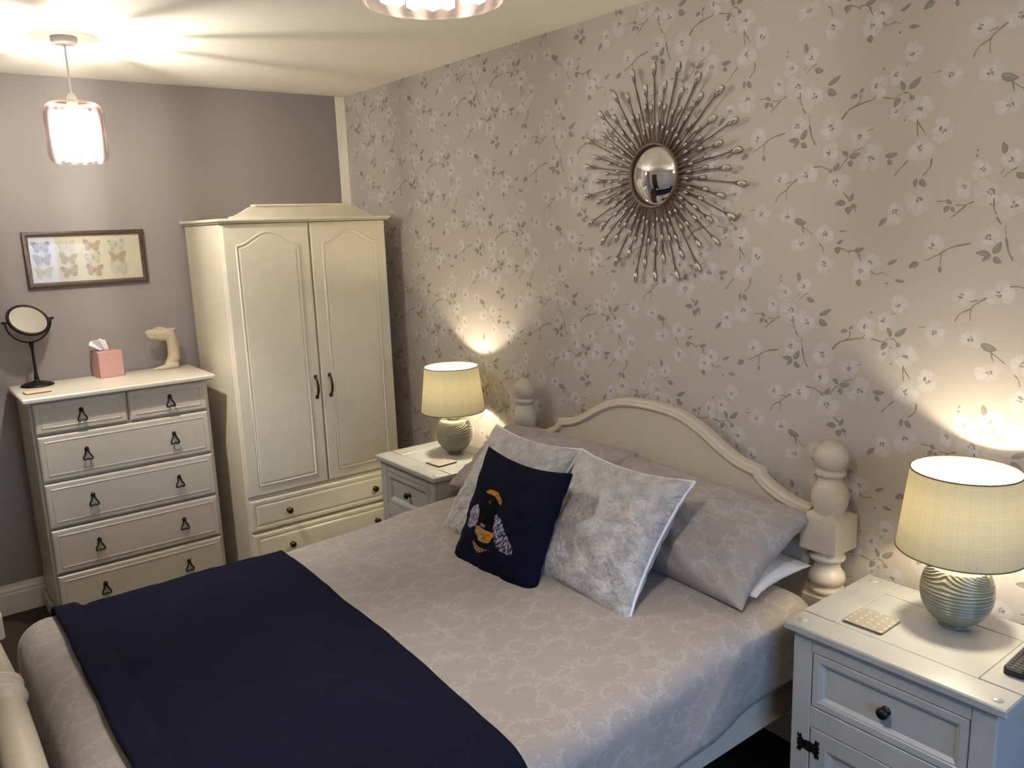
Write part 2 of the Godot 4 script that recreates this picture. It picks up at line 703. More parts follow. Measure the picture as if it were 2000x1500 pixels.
func _poly(im: Image, pts: Array, c: Color, streak := 0.0):
	var w := im.get_width()
	var poly := PackedVector2Array()
	var lo := Vector2(2, 2)
	var hi := Vector2(-1, -1)
	for p in pts:
		poly.append(p)
		lo = lo.min(p)
		hi = hi.max(p)
	for y in range(int(lo.y * w), int(hi.y * w) + 1):
		for x in range(int(lo.x * w), int(hi.x * w) + 1):
			var p := Vector2((x + 0.5) / w, (y + 0.5) / w)
			if Geometry2D.is_point_in_polygon(p, poly):
				var k := 1.0
				if streak > 0.0:
					k = 1.0 - streak * clampf(0.5 + 1.4 * noise.get_noise_2d(p.x * 34.0 + p.y * 20.0, p.y * 11.0 - p.x * 22.0), 0.0, 1.0)
				im.set_pixel(x, y, Color(c.r * k, c.g * k, c.b * k))

func bee_print() -> ImageTexture:
	var im := Image.create(768, 768, false, Image.FORMAT_RGB8)
	im.fill(Color(0.055, 0.055, 0.12))
	var wing := Color(0.62, 0.6, 0.68)
	var black := Color(0.035, 0.03, 0.04)
	var amber := Color(0.74, 0.5, 0.2)
	_poly(im, [Vector2(0.461, 0.450), Vector2(0.532, 0.475), Vector2(0.618, 0.534), Vector2(0.688, 0.596), Vector2(0.754, 0.658), Vector2(0.773, 0.697), Vector2(0.722, 0.720), Vector2(0.646, 0.714), Vector2(0.579, 0.675), Vector2(0.529, 0.619), Vector2(0.480, 0.533)], wing, 0.75)
	_poly(im, [Vector2(0.258, 0.452), Vector2(0.298, 0.498), Vector2(0.312, 0.563), Vector2(0.281, 0.621), Vector2(0.213, 0.651), Vector2(0.141, 0.643), Vector2(0.121, 0.602), Vector2(0.154, 0.535), Vector2(0.200, 0.485)], wing, 0.4)
	_poly(im, [Vector2(0.289, 0.374), Vector2(0.365, 0.346), Vector2(0.441, 0.356), Vector2(0.515, 0.400), Vector2(0.518, 0.439), Vector2(0.494, 0.482), Vector2(0.508, 0.556), Vector2(0.514, 0.612), Vector2(0.433, 0.618), Vector2(0.328, 0.608), Vector2(0.298, 0.565), Vector2(0.300, 0.498), Vector2(0.277, 0.444)], black)
	_poly(im, [Vector2(0.295, 0.339), Vector2(0.332, 0.310), Vector2(0.402, 0.305), Vector2(0.468, 0.327), Vector2(0.516, 0.371), Vector2(0.512, 0.399), Vector2(0.476, 0.389), Vector2(0.443, 0.361), Vector2(0.387, 0.347), Vector2(0.328, 0.346)], amber, 0.35)
	_poly(im, [Vector2(0.296, 0.609), Vector2(0.357, 0.603), Vector2(0.418, 0.616), Vector2(0.514, 0.612), Vector2(0.543, 0.644), Vector2(0.525, 0.695), Vector2(0.448, 0.714), Vector2(0.377, 0.713), Vector2(0.302, 0.669)], Color(0.7, 0.56, 0.36), 0.4)
	_poly(im, [Vector2(0.422, 0.648), Vector2(0.461, 0.617), Vector2(0.526, 0.610), Vector2(0.546, 0.639), Vector2(0.514, 0.679), Vector2(0.457, 0.698), Vector2(0.426, 0.685)], Color(0.78, 0.48, 0.13), 0.3)
	_poly(im, [Vector2(0.290, 0.671), Vector2(0.317, 0.695), Vector2(0.393, 0.718), Vector2(0.476, 0.714), Vector2(0.535, 0.684), Vector2(0.548, 0.710), Vector2(0.485, 0.754), Vector2(0.389, 0.758), Vector2(0.314, 0.724)], black)
	_poly(im, [Vector2(0.299, 0.722), Vector2(0.330, 0.740), Vector2(0.403, 0.760), Vector2(0.486, 0.757), Vector2(0.524, 0.747), Vector2(0.465, 0.786), Vector2(0.394, 0.817), Vector2(0.341, 0.785)], Color(0.62, 0.47, 0.3), 0.45)
	_poly(im, [Vector2(0.350, 0.585), Vector2(0.375, 0.573), Vector2(0.429, 0.585), Vector2(0.413, 0.602), Vector2(0.378, 0.601)], Color(0.6, 0.58, 0.56), 0.5)
	_poly(im, [Vector2(0.368, 0.399), Vector2(0.384, 0.386), Vector2(0.405, 0.407), Vector2(0.394, 0.423)], Color(0.25, 0.24, 0.25))
	return tex(im)


# ---- wallpaper print: branches, leaves and blossom, one column of the paper in centimetres; the next column drops by half
const PAPER := Color(0.69, 0.65, 0.61)
const LEAF_DARK := Color(0.44, 0.425, 0.395)
const LEAF_LIGHT := Color(0.59, 0.565, 0.52)
const TWIG := Color(0.52, 0.47, 0.41)
const PETAL := Color(0.79, 0.77, 0.775)
var bloom_count := 0

func _px(x: float, y: float, copy: int) -> Vector2:
	return Vector2((x + copy * 53.65) * PX, (TILE_H - (y + copy * 31.85)) * PX)

func _twig(w: float, p: Array):
	for copy in 2:
		var line := spline(V2(p), 4)
		for i in line.size() - 1:
			var t := float(i) / line.size()
			var ra := w * PX * 0.42 * (1.0 - 0.45 * t) * (1.0 + 0.18 * noise.get_noise_2d(i * 3.1, w * 40.0))
			_stroke(img, _px(line[i].x, line[i].y, copy), _px(line[i + 1].x, line[i + 1].y, copy), ra, ra * 0.97, TWIG if (i / 3) % 2 else TWIG.darkened(0.12), 0.95)

func _leaf(ax: float, ay: float, bx: float, by: float, w: float):
	for copy in 2:
		_blade(img, _px(ax, ay, copy), _px(bx, by, copy), w * PX * 0.95, LEAF_DARK, LEAF_LIGHT, 1.0)

func _bud(x: float, y: float, r: float):
	for copy in 2:
		var p := _px(x, y, copy)
		_stroke(img, p, p + Vector2(r * 6.0, -3.0), r * PX * 0.7, r * PX * 0.3, LEAF_DARK, 0.9)

func _bloom(x: float, y: float, r: float):
	bloom_count += 1
	var rng := RandomNumberGenerator.new()
	rng.seed = 100 + bloom_count
	var turn := rng.randf() * TAU
	var petals := []
	for k in 6:
		petals.append([turn + TAU * k / 5.3 + rng.randf_range(-0.2, 0.2), r * PX * rng.randf_range(2.1, 4.2), rng.randf_range(0.7, 1.15), rng.randf_range(0.3, 0.9)])
	var marks := []
	for k in 8:
		marks.append([rng.randf() * TAU, rng.randf_range(0.5, 1.0), rng.randf_range(0.13, 0.24)])
	for copy in 2:
		var c := _px(x, y, copy)
		for q in petals:
			_petal(c, q[0], q[1], q[2], q[3])
	blooms.append([x, y, r, marks])

var blooms := []

func _petal(c: Vector2, a: float, l: float, wide: float, alpha: float):
	var d := Vector2(cos(a), sin(a))
	var nrm := Vector2(-d.y, d.x)
	var w := l * 0.52 * wide
	for y in range(int(c.y - l - 2), int(c.y + l + 3)):
		for x in range(int(c.x - l - 2), int(c.x + l + 3)):
			var p := Vector2(x + 0.5, y + 0.5) - c
			var u := p.dot(d) / l
			if u < 0.06 or u > 1.0:
				continue
			var s := p.dot(nrm) / w
			var half := pow(sin(PI * pow(u, 1.35)), 0.6)
			var k := half - absf(s)
			if k > 0.0:
				var f := 0.55 + 0.2 * smoothstep(0.4, 0.05, k) + 0.55 * noise.get_noise_2d(s * 7.0 + a * 9.0, u * 1.5)
				_blend(img, x, y, PETAL, alpha * clampf(f, 0.1, 1.0) * smoothstep(0.0, 0.3, k) * smoothstep(1.0, 0.7, u))

func wallpaper() -> ImageTexture:
	img = Image.create(int(TILE_W * PX), int(TILE_H * PX), false, Image.FORMAT_RGB8)
	img.fill(PAPER)
	_bloom(23.3, 5.6, 1.02)
	_bloom(32.2, 4.8, 0.98)
	_bloom(44.6, 63.3, 1.21)
	_bloom(37.1, 60.5, 1.06)
	_bloom(44.5, 54.7, 1.10)
	_bloom(21.9, 56.3, 1.23)
	_bloom(16.6, 52.5, 1.07)
	_bloom(15.9, 61.9, 1.12)
	_bloom(38.3, 47.9, 0.82)
	_bloom(32.2, 46.2, 0.84)
	_bloom(28.1, 42.3, 0.76)
	_bloom(34.5, 40.7, 1.18)
	_bloom(17.2, 39.5, 1.14)
	_bloom(10.9, 36.8, 0.98)
	_bloom(4.9, 23.4, 0.80)
	_bloom(2.2, 21.1, 0.88)
	_bloom(21.1, 27.8, 1.00)
	_bloom(34.6, 30.0, 1.01)
	_bloom(39.7, 37.5, 1.16)
	_bloom(45.2, 28.5, 1.14)
	_bloom(45.2, 22.0, 1.27)
	_bloom(38.1, 16.3, 1.12)
	_bloom(29.2, 15.5, 0.92)
	_bloom(47.4, 13.6, 1.27)
	_bloom(13.2, 12.3, 0.89)
	_bloom(9.4, 7.9, 0.95)
	_bloom(4.3, 5.7, 0.98)
	_bloom(53.6, 25.2, 1.02)
	_bloom(3.6, 50.9, 1.16)
	_bloom(9.9, 62.4, 0.69)

	_twig(0.45, [36.3, 2.5, 38.3, 1.1, 40.5, -0.5])
	_twig(0.45, [37.3, 65.1, 37.8, 63.5])
	_twig(0.30, [39.8, 46.1, 38.2, 45.1, 37.0, 44.0])
	_twig(0.26, [37.0, 45.9, 36.2, 44.8])
	_twig(0.51, [15.6, 59.5, 15.6, 57.9, 15.9, 55.6])
	_twig(0.45, [15.8, 58.8, 17.6, 56.2])
	_twig(0.39, [43.0, 60.4, 43.9, 59.5, 44.3, 57.8])
	_twig(0.27, [20.7, 6.9, 18.9, 6.8])
	_twig(0.46, [13.5, 49.6, 12.1, 48.1, 10.2, 46.1])
	_twig(0.56, [19.7, 49.6, 19.5, 47.6, 17.8, 45.7])
	_twig(0.51, [51.2, 9.2, 49.7, 10.6])
	_twig(0.28, [-0.5, 38.3, 0.1, 36.9])
	_twig(0.38, [49.2, 0.1, 51.2, 0.3])
	_twig(0.43, [49.3, 59.2, 51.3, 58.5, 52.4, 57.6])
	_twig(0.42, [52.2, 58.3, 53.6, 58.4, 55.6, 57.2])
	_twig(0.42, [1.3, 25.4, 2.3, 23.6])
	_twig(0.34, [5.1, 21.2, 6.6, 20.2, 8.2, 20.7, 9.8, 20.0])
	_twig(0.16, [5.4, 20.8, 5.5, 19.4])
	_twig(0.54, [30.4, 28.5, 26.0, 27.5, 23.1, 25.8, 19.6, 24.1])
	_twig(0.34, [23.7, 25.8, 23.5, 22.6])
	_twig(0.34, [21.8, 39.0, 24.1, 39.0])
	_twig(0.43, [30.5, 38.6, 28.7, 37.9, 26.3, 37.9])
	_twig(0.49, [28.7, 37.6, 25.5, 34.9])
	_twig(0.47, [35.2, 39.0, 35.4, 36.8, 36.0, 35.4])
	_twig(0.52, [36.2, 34.6, 37.2, 33.1])
	_twig(0.32, [34.4, 37.9, 35.2, 37.5])
	_twig(0.21, [38.2, 32.6, 38.6, 29.6])
	_twig(0.63, [38.6, 29.6, 39.4, 26.5, 40.5, 24.4])
	_twig(0.49, [35.2, 15.2, 33.2, 13.8, 31.8, 12.3, 31.8, 9.3])
	_twig(0.44, [31.5, 12.2, 29.2, 10.9, 28.1, 8.9])
	_twig(0.33, [33.2, 14.5, 31.3, 14.1])
	_twig(0.47, [40.4, 18.2, 42.6, 18.2, 45.4, 17.0])
	_twig(0.40, [50.5, 19.9, 48.9, 18.2, 48.2, 16.8])
	_twig(0.37, [-1.3, 53.2, 1.2, 54.1])
	_twig(0.43, [53.5, 35.9, 53.5, 34.5, 52.3, 33.4])
	_twig(0.67, [-5.2, -1.4, -3.2, 0.7, 0.1, 1.8, 3.7, 2.5])
	_twig(0.28, [3.7, 2.5, 4.4, 3.6])
	_twig(0.46, [6.4, 2.5, 9.5, 1.9])
	_twig(0.23, [9.5, 1.9, 11.2, 3.0])
	_twig(0.45, [11.7, 3.0, 12.8, 2.9, 13.5, 1.8])
	_twig(0.22, [11.8, 9.7, 12.9, 10.2])
	_twig(0.24, [2.2, 58.2, 3.9, 58.7])

	_leaf(34.7, 3.7, 38.6, 2.6, 2.03)
	_leaf(36.8, 49.4, 36.3, 52.1, 1.49)
	_leaf(39.6, 44.7, 42.2, 43.8, 1.53)
	_leaf(43.8, 39.9, 47.5, 41.9, 1.45)
	_leaf(43.8, 38.6, 46.5, 37.1, 2.01)
	_leaf(16.1, 45.0, 16.0, 42.8, 1.20)
	_leaf(17.1, 44.8, 18.7, 42.9, 1.56)
	_leaf(50.5, 7.8, 47.3, 7.7, 1.63)
	_leaf(51.7, 6.9, 51.5, 4.8, 2.04)
	_leaf(52.1, 7.3, 53.9, 6.8, 1.27)
	_leaf(51.5, 8.2, 52.6, 10.4, 1.28)
	_leaf(8.8, 35.2, 6.7, 32.9, 1.32)
	_leaf(48.4, 60.4, 50.3, 61.5, 0.96)
	_leaf(49.1, 59.5, 48.5, 57.5, 1.96)
	_leaf(0.1, 26.7, 3.0, 27.3, 1.28)
	_leaf(9.6, 23.0, 12.3, 24.4, 1.00)
	_leaf(1.7, 18.8, 2.1, 16.8, 1.63)
	_leaf(12.0, 18.9, 14.7, 18.6, 0.99)
	_leaf(23.5, 22.7, 23.8, 21.1, 1.02)
	_leaf(18.1, 23.5, 15.5, 22.2, 1.74)
	_leaf(24.1, 39.4, 25.5, 38.3, 1.11)
	_leaf(24.9, 37.7, 23.6, 36.2, 1.38)
	_leaf(25.4, 37.6, 26.3, 36.2, 0.99)
	_leaf(35.4, 25.8, 31.9, 26.2, 1.49)
	_leaf(35.9, 26.1, 37.6, 28.9, 1.75)
	_leaf(35.5, 25.6, 33.5, 24.1, 1.12)
	_leaf(36.1, 25.2, 38.0, 23.8, 1.59)
	_leaf(45.3, 16.3, 45.8, 17.4, 1.03)
	_leaf(46.4, 16.8, 48.1, 18.8, 1.53)
	_leaf(50.6, 20.4, 48.8, 21.7, 1.39)
	_leaf(50.9, 20.1, 54.2, 20.9, 1.59)
	_leaf(51.4, 19.3, 51.7, 17.4, 1.64)
	_leaf(52.7, 36.1, 50.7, 35.5, 1.20)
	_leaf(-0.5, 4.7, 0.7, 5.8, 0.91)
	_leaf(11.7, 3.5, 10.6, 6.1, 1.35)
	_leaf(12.8, 3.9, 15.9, 6.3, 1.66)
	_leaf(13.3, 2.0, 14.6, 1.2, 1.26)
	_leaf(10.8, 1.8, 9.2, -0.3, 1.59)
	_leaf(7.5, 51.3, 10.9, 51.7, 1.42)
	_leaf(8.4, 50.3, 9.5, 49.0, 1.32)

	_bud(30.7, 50.7, 0.40)
	_bud(30.6, 49.5, 0.40)
	_bud(9.8, 17.9, 0.45)
	_bud(5.9, 9.8, 0.42)
	_bud(11.8, 0.6, 0.34)
	_bud(12.2, 59.8, 0.40)

	for b in blooms:       # stamens over the petals
		for copy in 2:
			var c := _px(b[0], b[1], copy)
			for q in b[3]:
				var p = c + Vector2(cos(q[0]), sin(q[0])) * b[2] * PX * 0.62 * q[1]
				_stroke(img, p, p + Vector2(cos(q[0] + 0.6), sin(q[0] + 0.6)) * 3.0, b[2] * PX * q[2], b[2] * PX * q[2] * 0.7, LEAF_DARK, 0.85)
	return tex(img)


# ---------------------------------------------------------------- the setting
const RX := -3.3       # far side of the room from the papered wall
const RZ := 4.75        # wall behind the viewer

func build_room():
	var b := Mb.new()
	b.box(Vector3(RX - 0.12, -0.12, -0.12), Vector3(0.12, 0, RZ + 0.12), 0.001)
	struct("floor", b, M.carpet, "dark brown carpet on the bedroom floor, seen beside the chest", "floor")
	b = Mb.new()
	b.box(Vector3(RX - 0.12, 2.4, -0.12), Vector3(0.12, 2.52, RZ + 0.12), 0.001)
	struct("ceiling", b, M.ceiling_paint, "cream painted ceiling with two pendant lights", "ceiling")
	b = Mb.new()
	b.box(Vector3(RX - 0.12, 0, -0.12), Vector3(0.0, 2.4, 0), 0.001)
	struct("wall_far", b, M.far_paint, "plain lilac grey wall behind the chest of drawers", "wall")
	b = Mb.new()
	_papered(b)
	struct("wall_right", b, M.wallpaper, "taupe wall papered with pale blossom, grey leaves and twigs", "wall")
	b = Mb.new()
	b.box(Vector3(RX - 0.12, 0, 0), Vector3(RX, 2.4, RZ), 0.001)
	struct("wall_left", b, M.other_paint, "plain pale wall opposite the blossom wallpaper", "wall")
	# wall behind the viewer with a window
	var wx0 := -1.9
	var wx1 := -0.4
	var wy0 := 0.45
	var wy1 := 1.7
	b = Mb.new()
	b.box(Vector3(RX - 0.12, 0, RZ), Vector3(wx0, 2.4, RZ + 0.12), 0.001)
	b.box(Vector3(wx1, 0, RZ), Vector3(0.12, 2.4, RZ + 0.12), 0.001)
	b.box(Vector3(wx0, 0, RZ), Vector3(wx1, wy0, RZ + 0.12), 0.001)
	b.box(Vector3(wx0, wy1, RZ), Vector3(wx1, 2.4, RZ + 0.12), 0.001)
	struct("wall_near", b, M.other_paint, "plain pale wall with the window, behind the viewer", "wall")
	b = Mb.new()
	for x in [wx0, (wx0 + wx1) / 2.0 - 0.025, wx1 - 0.05]:
		b.box(Vector3(x, wy0, RZ + 0.04), Vector3(x + 0.05, wy1, RZ + 0.09), 0.004)
	b.box(Vector3(wx0, wy0, RZ + 0.041), Vector3(wx1, wy0 + 0.05, RZ + 0.089), 0.004)
	b.box(Vector3(wx0, wy1 - 0.05, RZ + 0.041), Vector3(wx1, wy1, RZ + 0.089), 0.004)
	var win := struct("window_1", b, M.trim_paint, "white framed window behind the viewer", "window")
	b = Mb.new()
	b.box(Vector3(wx0 + 0.05, wy0 + 0.05, RZ + 0.062), Vector3((wx0 + wx1) / 2.0 - 0.025, wy1 - 0.05, RZ + 0.066), 0.0005)
	obj("pane", b, M.window_glass, win)
	b = Mb.new()
	b.box(Vector3((wx0 + wx1) / 2.0 + 0.025, wy0 + 0.05, RZ + 0.062), Vector3(wx1 - 0.05, wy1 - 0.05, RZ + 0.066), 0.0005)
	obj("pane", b, M.window_glass, win)
	# dark door in the wall opposite the paper, seen only in the convex mirror
	b = Mb.new()
	b.box(Vector3(RX + 0.001, 0.0, 0.75), Vector3(RX + 0.035, 2.0, 1.53), 0.003)
	var door := struct("door_1", b, M.door_wood, "dark door opposite the blossom wallpaper, seen in the convex mirror", "door")
	b = Mb.new()
	b.box(Vector3(RX + 0.001, 0, 0.67), Vector3(RX + 0.05, 2.08, 0.749), 0.004)
	b.box(Vector3(RX + 0.001, 0, 1.531), Vector3(RX + 0.05, 2.08, 1.61), 0.004)
	b.box(Vector3(RX + 0.001, 2.001, 0.749), Vector3(RX + 0.05, 2.08, 1.531), 0.004)
	obj("door_frame", b, M.wood_frame, door)
	b = Mb.new()
	b.ball(Vector3(RX + 0.07, 1.0, 1.45), Vector3(0.028, 0.028, 0.028), 16)
	b.tube([Vector3(RX + 0.033, 1.0, 1.45), Vector3(RX + 0.06, 1.0, 1.45)], 0.01, 10)
	obj("door_handle", b, M.brass_dark, door)
	# cream strip in the corner, where the paper ends
	b = Mb.new()
	b.box(Vector3(-0.056, 0.0, 0.0005), Vector3(-0.0005, 2.399, 0.004), 0.001)
	struct("trim_1", b, M.ceiling_paint, "narrow cream strip in the corner between grey wall and wallpaper", "trim")
	# skirting boards
	b = Mb.new()
	b.xf = Transform3D(Basis(Vector3.UP, PI / 2), Vector3.ZERO)
	_skirting(b, RX, -0.002)
	struct("baseboard_far", b, M.trim_paint, "white skirting board along the lilac grey wall", "skirting board")
	b = Mb.new()
	b.xf = Transform3D()
	_skirting_z(b)
	struct("baseboard_right", b, M.trim_paint, "white skirting board under the blossom wallpaper", "skirting board")

func _papered(b: Mb):
	var z0 := -0.12
	var z1 := RZ + 0.0
	for f in 2:          # the papered face and the back of the wall, then its rims
		var x := 0.0 if f == 0 else 0.12
		var c := [Vector3(x, 0, z0), Vector3(x, 0, z1), Vector3(x, 2.4, z1), Vector3(x, 2.4, z0)]
		var uv := []
		for p in c:
			uv.append(Vector2((p.z * 100.0 - 246.2) / TILE_W, (TILE_H - (p.y * 100.0 - 100.0)) / TILE_H))
		if f == 0:
			b.quad(c[0], c[1], c[2], c[3], uv[0], uv[1], uv[2], uv[3])
		else:
			b.quad(c[3], c[2], c[1], c[0], uv[3], uv[2], uv[1], uv[0])
	b.quad(Vector3(0, 0, z0), Vector3(0, 2.4, z0), Vector3(0.12, 2.4, z0), Vector3(0.12, 0, z0))
	b.quad(Vector3(0, 0, z1), Vector3(0.12, 0, z1), Vector3(0.12, 2.4, z1), Vector3(0, 2.4, z1))
	b.quad(Vector3(0, 2.4, z0), Vector3(0, 2.4, z1), Vector3(0.12, 2.4, z1), Vector3(0.12, 2.4, z0))
	b.quad(Vector3(0, 0, z0), Vector3(0.12, 0, z0), Vector3(0.12, 0, z1), Vector3(0, 0, z1))

const SKIRT := [0.0, 0.0, 0.016, 0.0, 0.016, 0.095, 0.012, 0.102, 0.013, 0.112, 0.007, 0.126, 0.005, 0.14, 0.0, 0.14]

func _skirting(b: Mb, x0: float, x1: float):
	b.xf = Transform3D()
	for i in range(0, SKIRT.size() - 2, 2):
		var p := Vector2(SKIRT[i], SKIRT[i + 1])
		var q := Vector2(SKIRT[i + 2], SKIRT[i + 3])
		b.quad(Vector3(x0, p.y, p.x + 0.0005), Vector3(x1, p.y, p.x + 0.0005), Vector3(x1, q.y, q.x + 0.0005), Vector3(x0, q.y, q.x + 0.0005))

func _skirting_z(b: Mb):
	for i in range(0, SKIRT.size() - 2, 2):
		var p := Vector2(SKIRT[i], SKIRT[i + 1])
		var q := Vector2(SKIRT[i + 2], SKIRT[i + 3])
		b.quad(Vector3(-p.x - 0.0005, p.y, 0.002), Vector3(-p.x - 0.0005, p.y, RZ), Vector3(-q.x - 0.0005, q.y, RZ), Vector3(-q.x - 0.0005, q.y, 0.002))


# ---------------------------------------------------------------- the bed
const BED_Z := 2.302      # middle of the bed
const POST := 0.70        # half the distance between the posts

func build_bed():
	var bed := thing("bed", "cream painted double bed with arched headboard and turned corner posts", "bed", Vector3(0, 0, 0))
	for s in [-1.0, 1.0]:
		var b := Mb.new()
		b.xf = Transform3D(Basis(), Vector3(-0.075, 0, BED_Z + s * POST))
		_post(b, true)
		obj("post", b, M.bed_paint, bed)
	# headboard: arch with ogee sides and a step at each shoulder
	var half := V2([0.0, 1.062, 0.09, 1.058, 0.17, 1.042, 0.25, 1.008, 0.32, 0.968, 0.385, 0.938, 0.44, 0.925])
	var top := spline(half, 6)
	top.append(Vector2(0.472, 0.922))
	for p in spline(V2([0.474, 0.905, 0.50, 0.885, 0.55, 0.862, 0.60, 0.848, 0.648, 0.842]), 4):
		top.append(p)
	var line := []
	for i in range(top.size() - 1, 0, -1):
		line.append(Vector2(-top[i].x, top[i].y))
	line.append_array(top)                    # left to right
	var poly := PackedVector2Array([Vector2(-0.648, 0.45), Vector2(0.648, 0.45)])
	for i in range(line.size() - 1, -1, -1):
		poly.append(line[i])
	var b := Mb.new()
	b.xf = Transform3D(Basis(Vector3.UP, -PI / 2), Vector3(-0.075, 0, BED_Z))
	b.prism(poly, -0.012, 0.012, 0.0)
	obj("headboard", b, M.bed_paint, bed)
	b = Mb.new()
	b.xf = Transform3D(Basis(Vector3.UP, -PI / 2), Vector3(-0.075, 0, BED_Z))
	var back := line.duplicate()
	back.reverse()                            # right to left, so that the moulding runs inwards
	b.mould(back, [Vector2(-0.004, -0.018), Vector2(-0.005, 0.008), Vector2(-0.002, 0.016), Vector2(0.004, 0.02), Vector2(0.010, 0.018), Vector2(0.013, 0.0215), Vector2(0.019, 0.0225), Vector2(0.024, 0.019), Vector2(0.027, 0.012)])
	obj("headboard_moulding", b, M.bed_paint, bed)
	for s in [-1.0, 1.0]:
		b = Mb.new()
		b.box(Vector3(-2.0, 0.289, BED_Z + s * POST - 0.014), Vector3(-0.13, 0.45, BED_Z + s * POST + 0.014), 0.004)
		obj("side_rail", b, M.bed_paint, bed)
	# foot of the bed: two posts, a low panel and a turned rail with beads
	for s in [-1.0, 1.0]:
		b = Mb.new()
		b.xf = Transform3D(Basis(), Vector3(-2.055, 0, BED_Z + s * POST))
		_post(b, false)
		obj("post", b, M.bed_paint, bed)
	b = Mb.new()
	b.box(Vector3(-2.067, 0.2, BED_Z - 0.655), Vector3(-2.043, 0.5, BED_Z + 0.655), 0.003)
	obj("footboard", b, M.bed_paint, bed)
	b = Mb.new()
	b.xf = Transform3D(Basis(Vector3.RIGHT, PI / 2), Vector3(-2.055, 0.62, BED_Z))
	var prof := [Vector2(0.02, -0.655), Vector2(0.024, -0.6), Vector2(0.034, -0.4), Vector2(0.038, -0.33), Vector2(0.036, -0.305)]
	prof.append_array(V2([0.044, -0.295, 0.048, -0.285, 0.044, -0.275, 0.038, -0.268, 0.043, -0.26, 0.046, -0.252, 0.043, -0.244, 0.038, -0.238, 0.044, -0.228, 0.048, -0.218, 0.044, -0.208, 0.036, -0.198]))
	prof.append_array(V2([0.039, -0.15, 0.04, 0.0, 0.039, 0.25, 0.034, 0.4, 0.024, 0.6, 0.02, 0.655]))
	b.lathe(prof, 28)
	obj("foot_rail", b, M.bed_paint, bed)

func _post(b: Mb, tall: bool):
	# square foot, turned baluster, square block, turned finial
	var k := 0.051
	b.box(Vector3(-k, 0.0, -k), Vector3(k, 0.598 if tall else 0.47, k), 0.006)
	if not tall:
		b.lathe(V2([0.045, 0.468, 0.048, 0.48, 0.04, 0.492, 0.034, 0.51, 0.038, 0.53, 0.03, 0.545, 0.03, 0.57, 0.036, 0.59]), 28)
		b.box(Vector3(-0.045, 0.585, -0.045), Vector3(0.045, 0.66, 0.045), 0.006)
		b.lathe(V2([0.03, 0.658, 0.038, 0.668, 0.03, 0.678]), 28)
		b.ball(Vector3(0, 0.715, 0), Vector3(0.042, 0.042, 0.042), 28)
		return
	b.lathe(V2([0.044, 0.596, 0.049, 0.602, 0.051, 0.609, 0.049, 0.616, 0.043, 0.621, 0.046, 0.627, 0.051, 0.636, 0.0525, 0.646, 0.05, 0.657, 0.042, 0.669, 0.0365, 0.679, 0.037, 0.69, 0.042, 0.699, 0.049, 0.703, 0.051, 0.709, 0.049, 0.715, 0.042, 0.719, 0.042, 0.726]), 36)
	var h := 0.056
	_block(b, h, 0.722, 0.848)
	b.lathe(V2([0.042, 0.842, 0.043, 0.851, 0.0475, 0.862, 0.052, 0.878, 0.0525, 0.893, 0.05, 0.908, 0.043, 0.925, 0.0345, 0.938, 0.031, 0.946, 0.034, 0.952, 0.041, 0.956, 0.043, 0.962, 0.041, 0.968, 0.034, 0.972, 0.03, 0.976]), 36)
	b.ball(Vector3(0, 1.008, 0), Vector3(0.0485, 0.047, 0.0485), 36)

func _block(b: Mb, h: float, y0: float, y1: float):
	# cube with its top and bottom corners sloped off
	var e := 0.024
	var rows := [[h - e, y0], [h, y0 + e * 0.55], [h, y1 - e * 0.55], [h - e, y1]]
	b.smooth(false)
	for i in 3:
		var p: Array = rows[i]
		var q: Array = rows[i + 1]
		for s in 4:
			var a := PI / 2 * s
			var r := Basis(Vector3.UP, a)
			b.quad(r * Vector3(-p[0], p[1], p[0]), r * Vector3(p[0], p[1], p[0]), r * Vector3(q[0], q[1], q[0]), r * Vector3(-q[0], q[1], q[0]))
	for t in 2:
		var w: float = rows[0 if t == 0 else 3][0]
		var y: float = rows[0 if t == 0 else 3][1]
		if t == 0:
			b.quad(Vector3(-w, y, -w), Vector3(w, y, -w), Vector3(w, y, w), Vector3(-w, y, w))
		else:
			b.quad(Vector3(-w, y, w), Vector3(w, y, w), Vector3(w, y, -w), Vector3(-w, y, -w))


# ---------------------------------------------------------------- mattress, duvet, throw
const TOP := 0.595       # top of the made bed

# height of the made bed over its plain level
func _puff(x: float, z: float) -> float:
	var u := clampf((z - 1.58) / 1.44, 0.0, 1.0)
	var f := 0.012 * sin(PI * u)
	f += 0.035 * smoothstep(-1.1, -0.45, x)
	f += 0.006 * noise.get_noise_2d(x * 2.2, z * 2.2) + 0.0025 * noise.get_noise_2d(x * 7.0 + 9.0, z * 6.0)
	return f

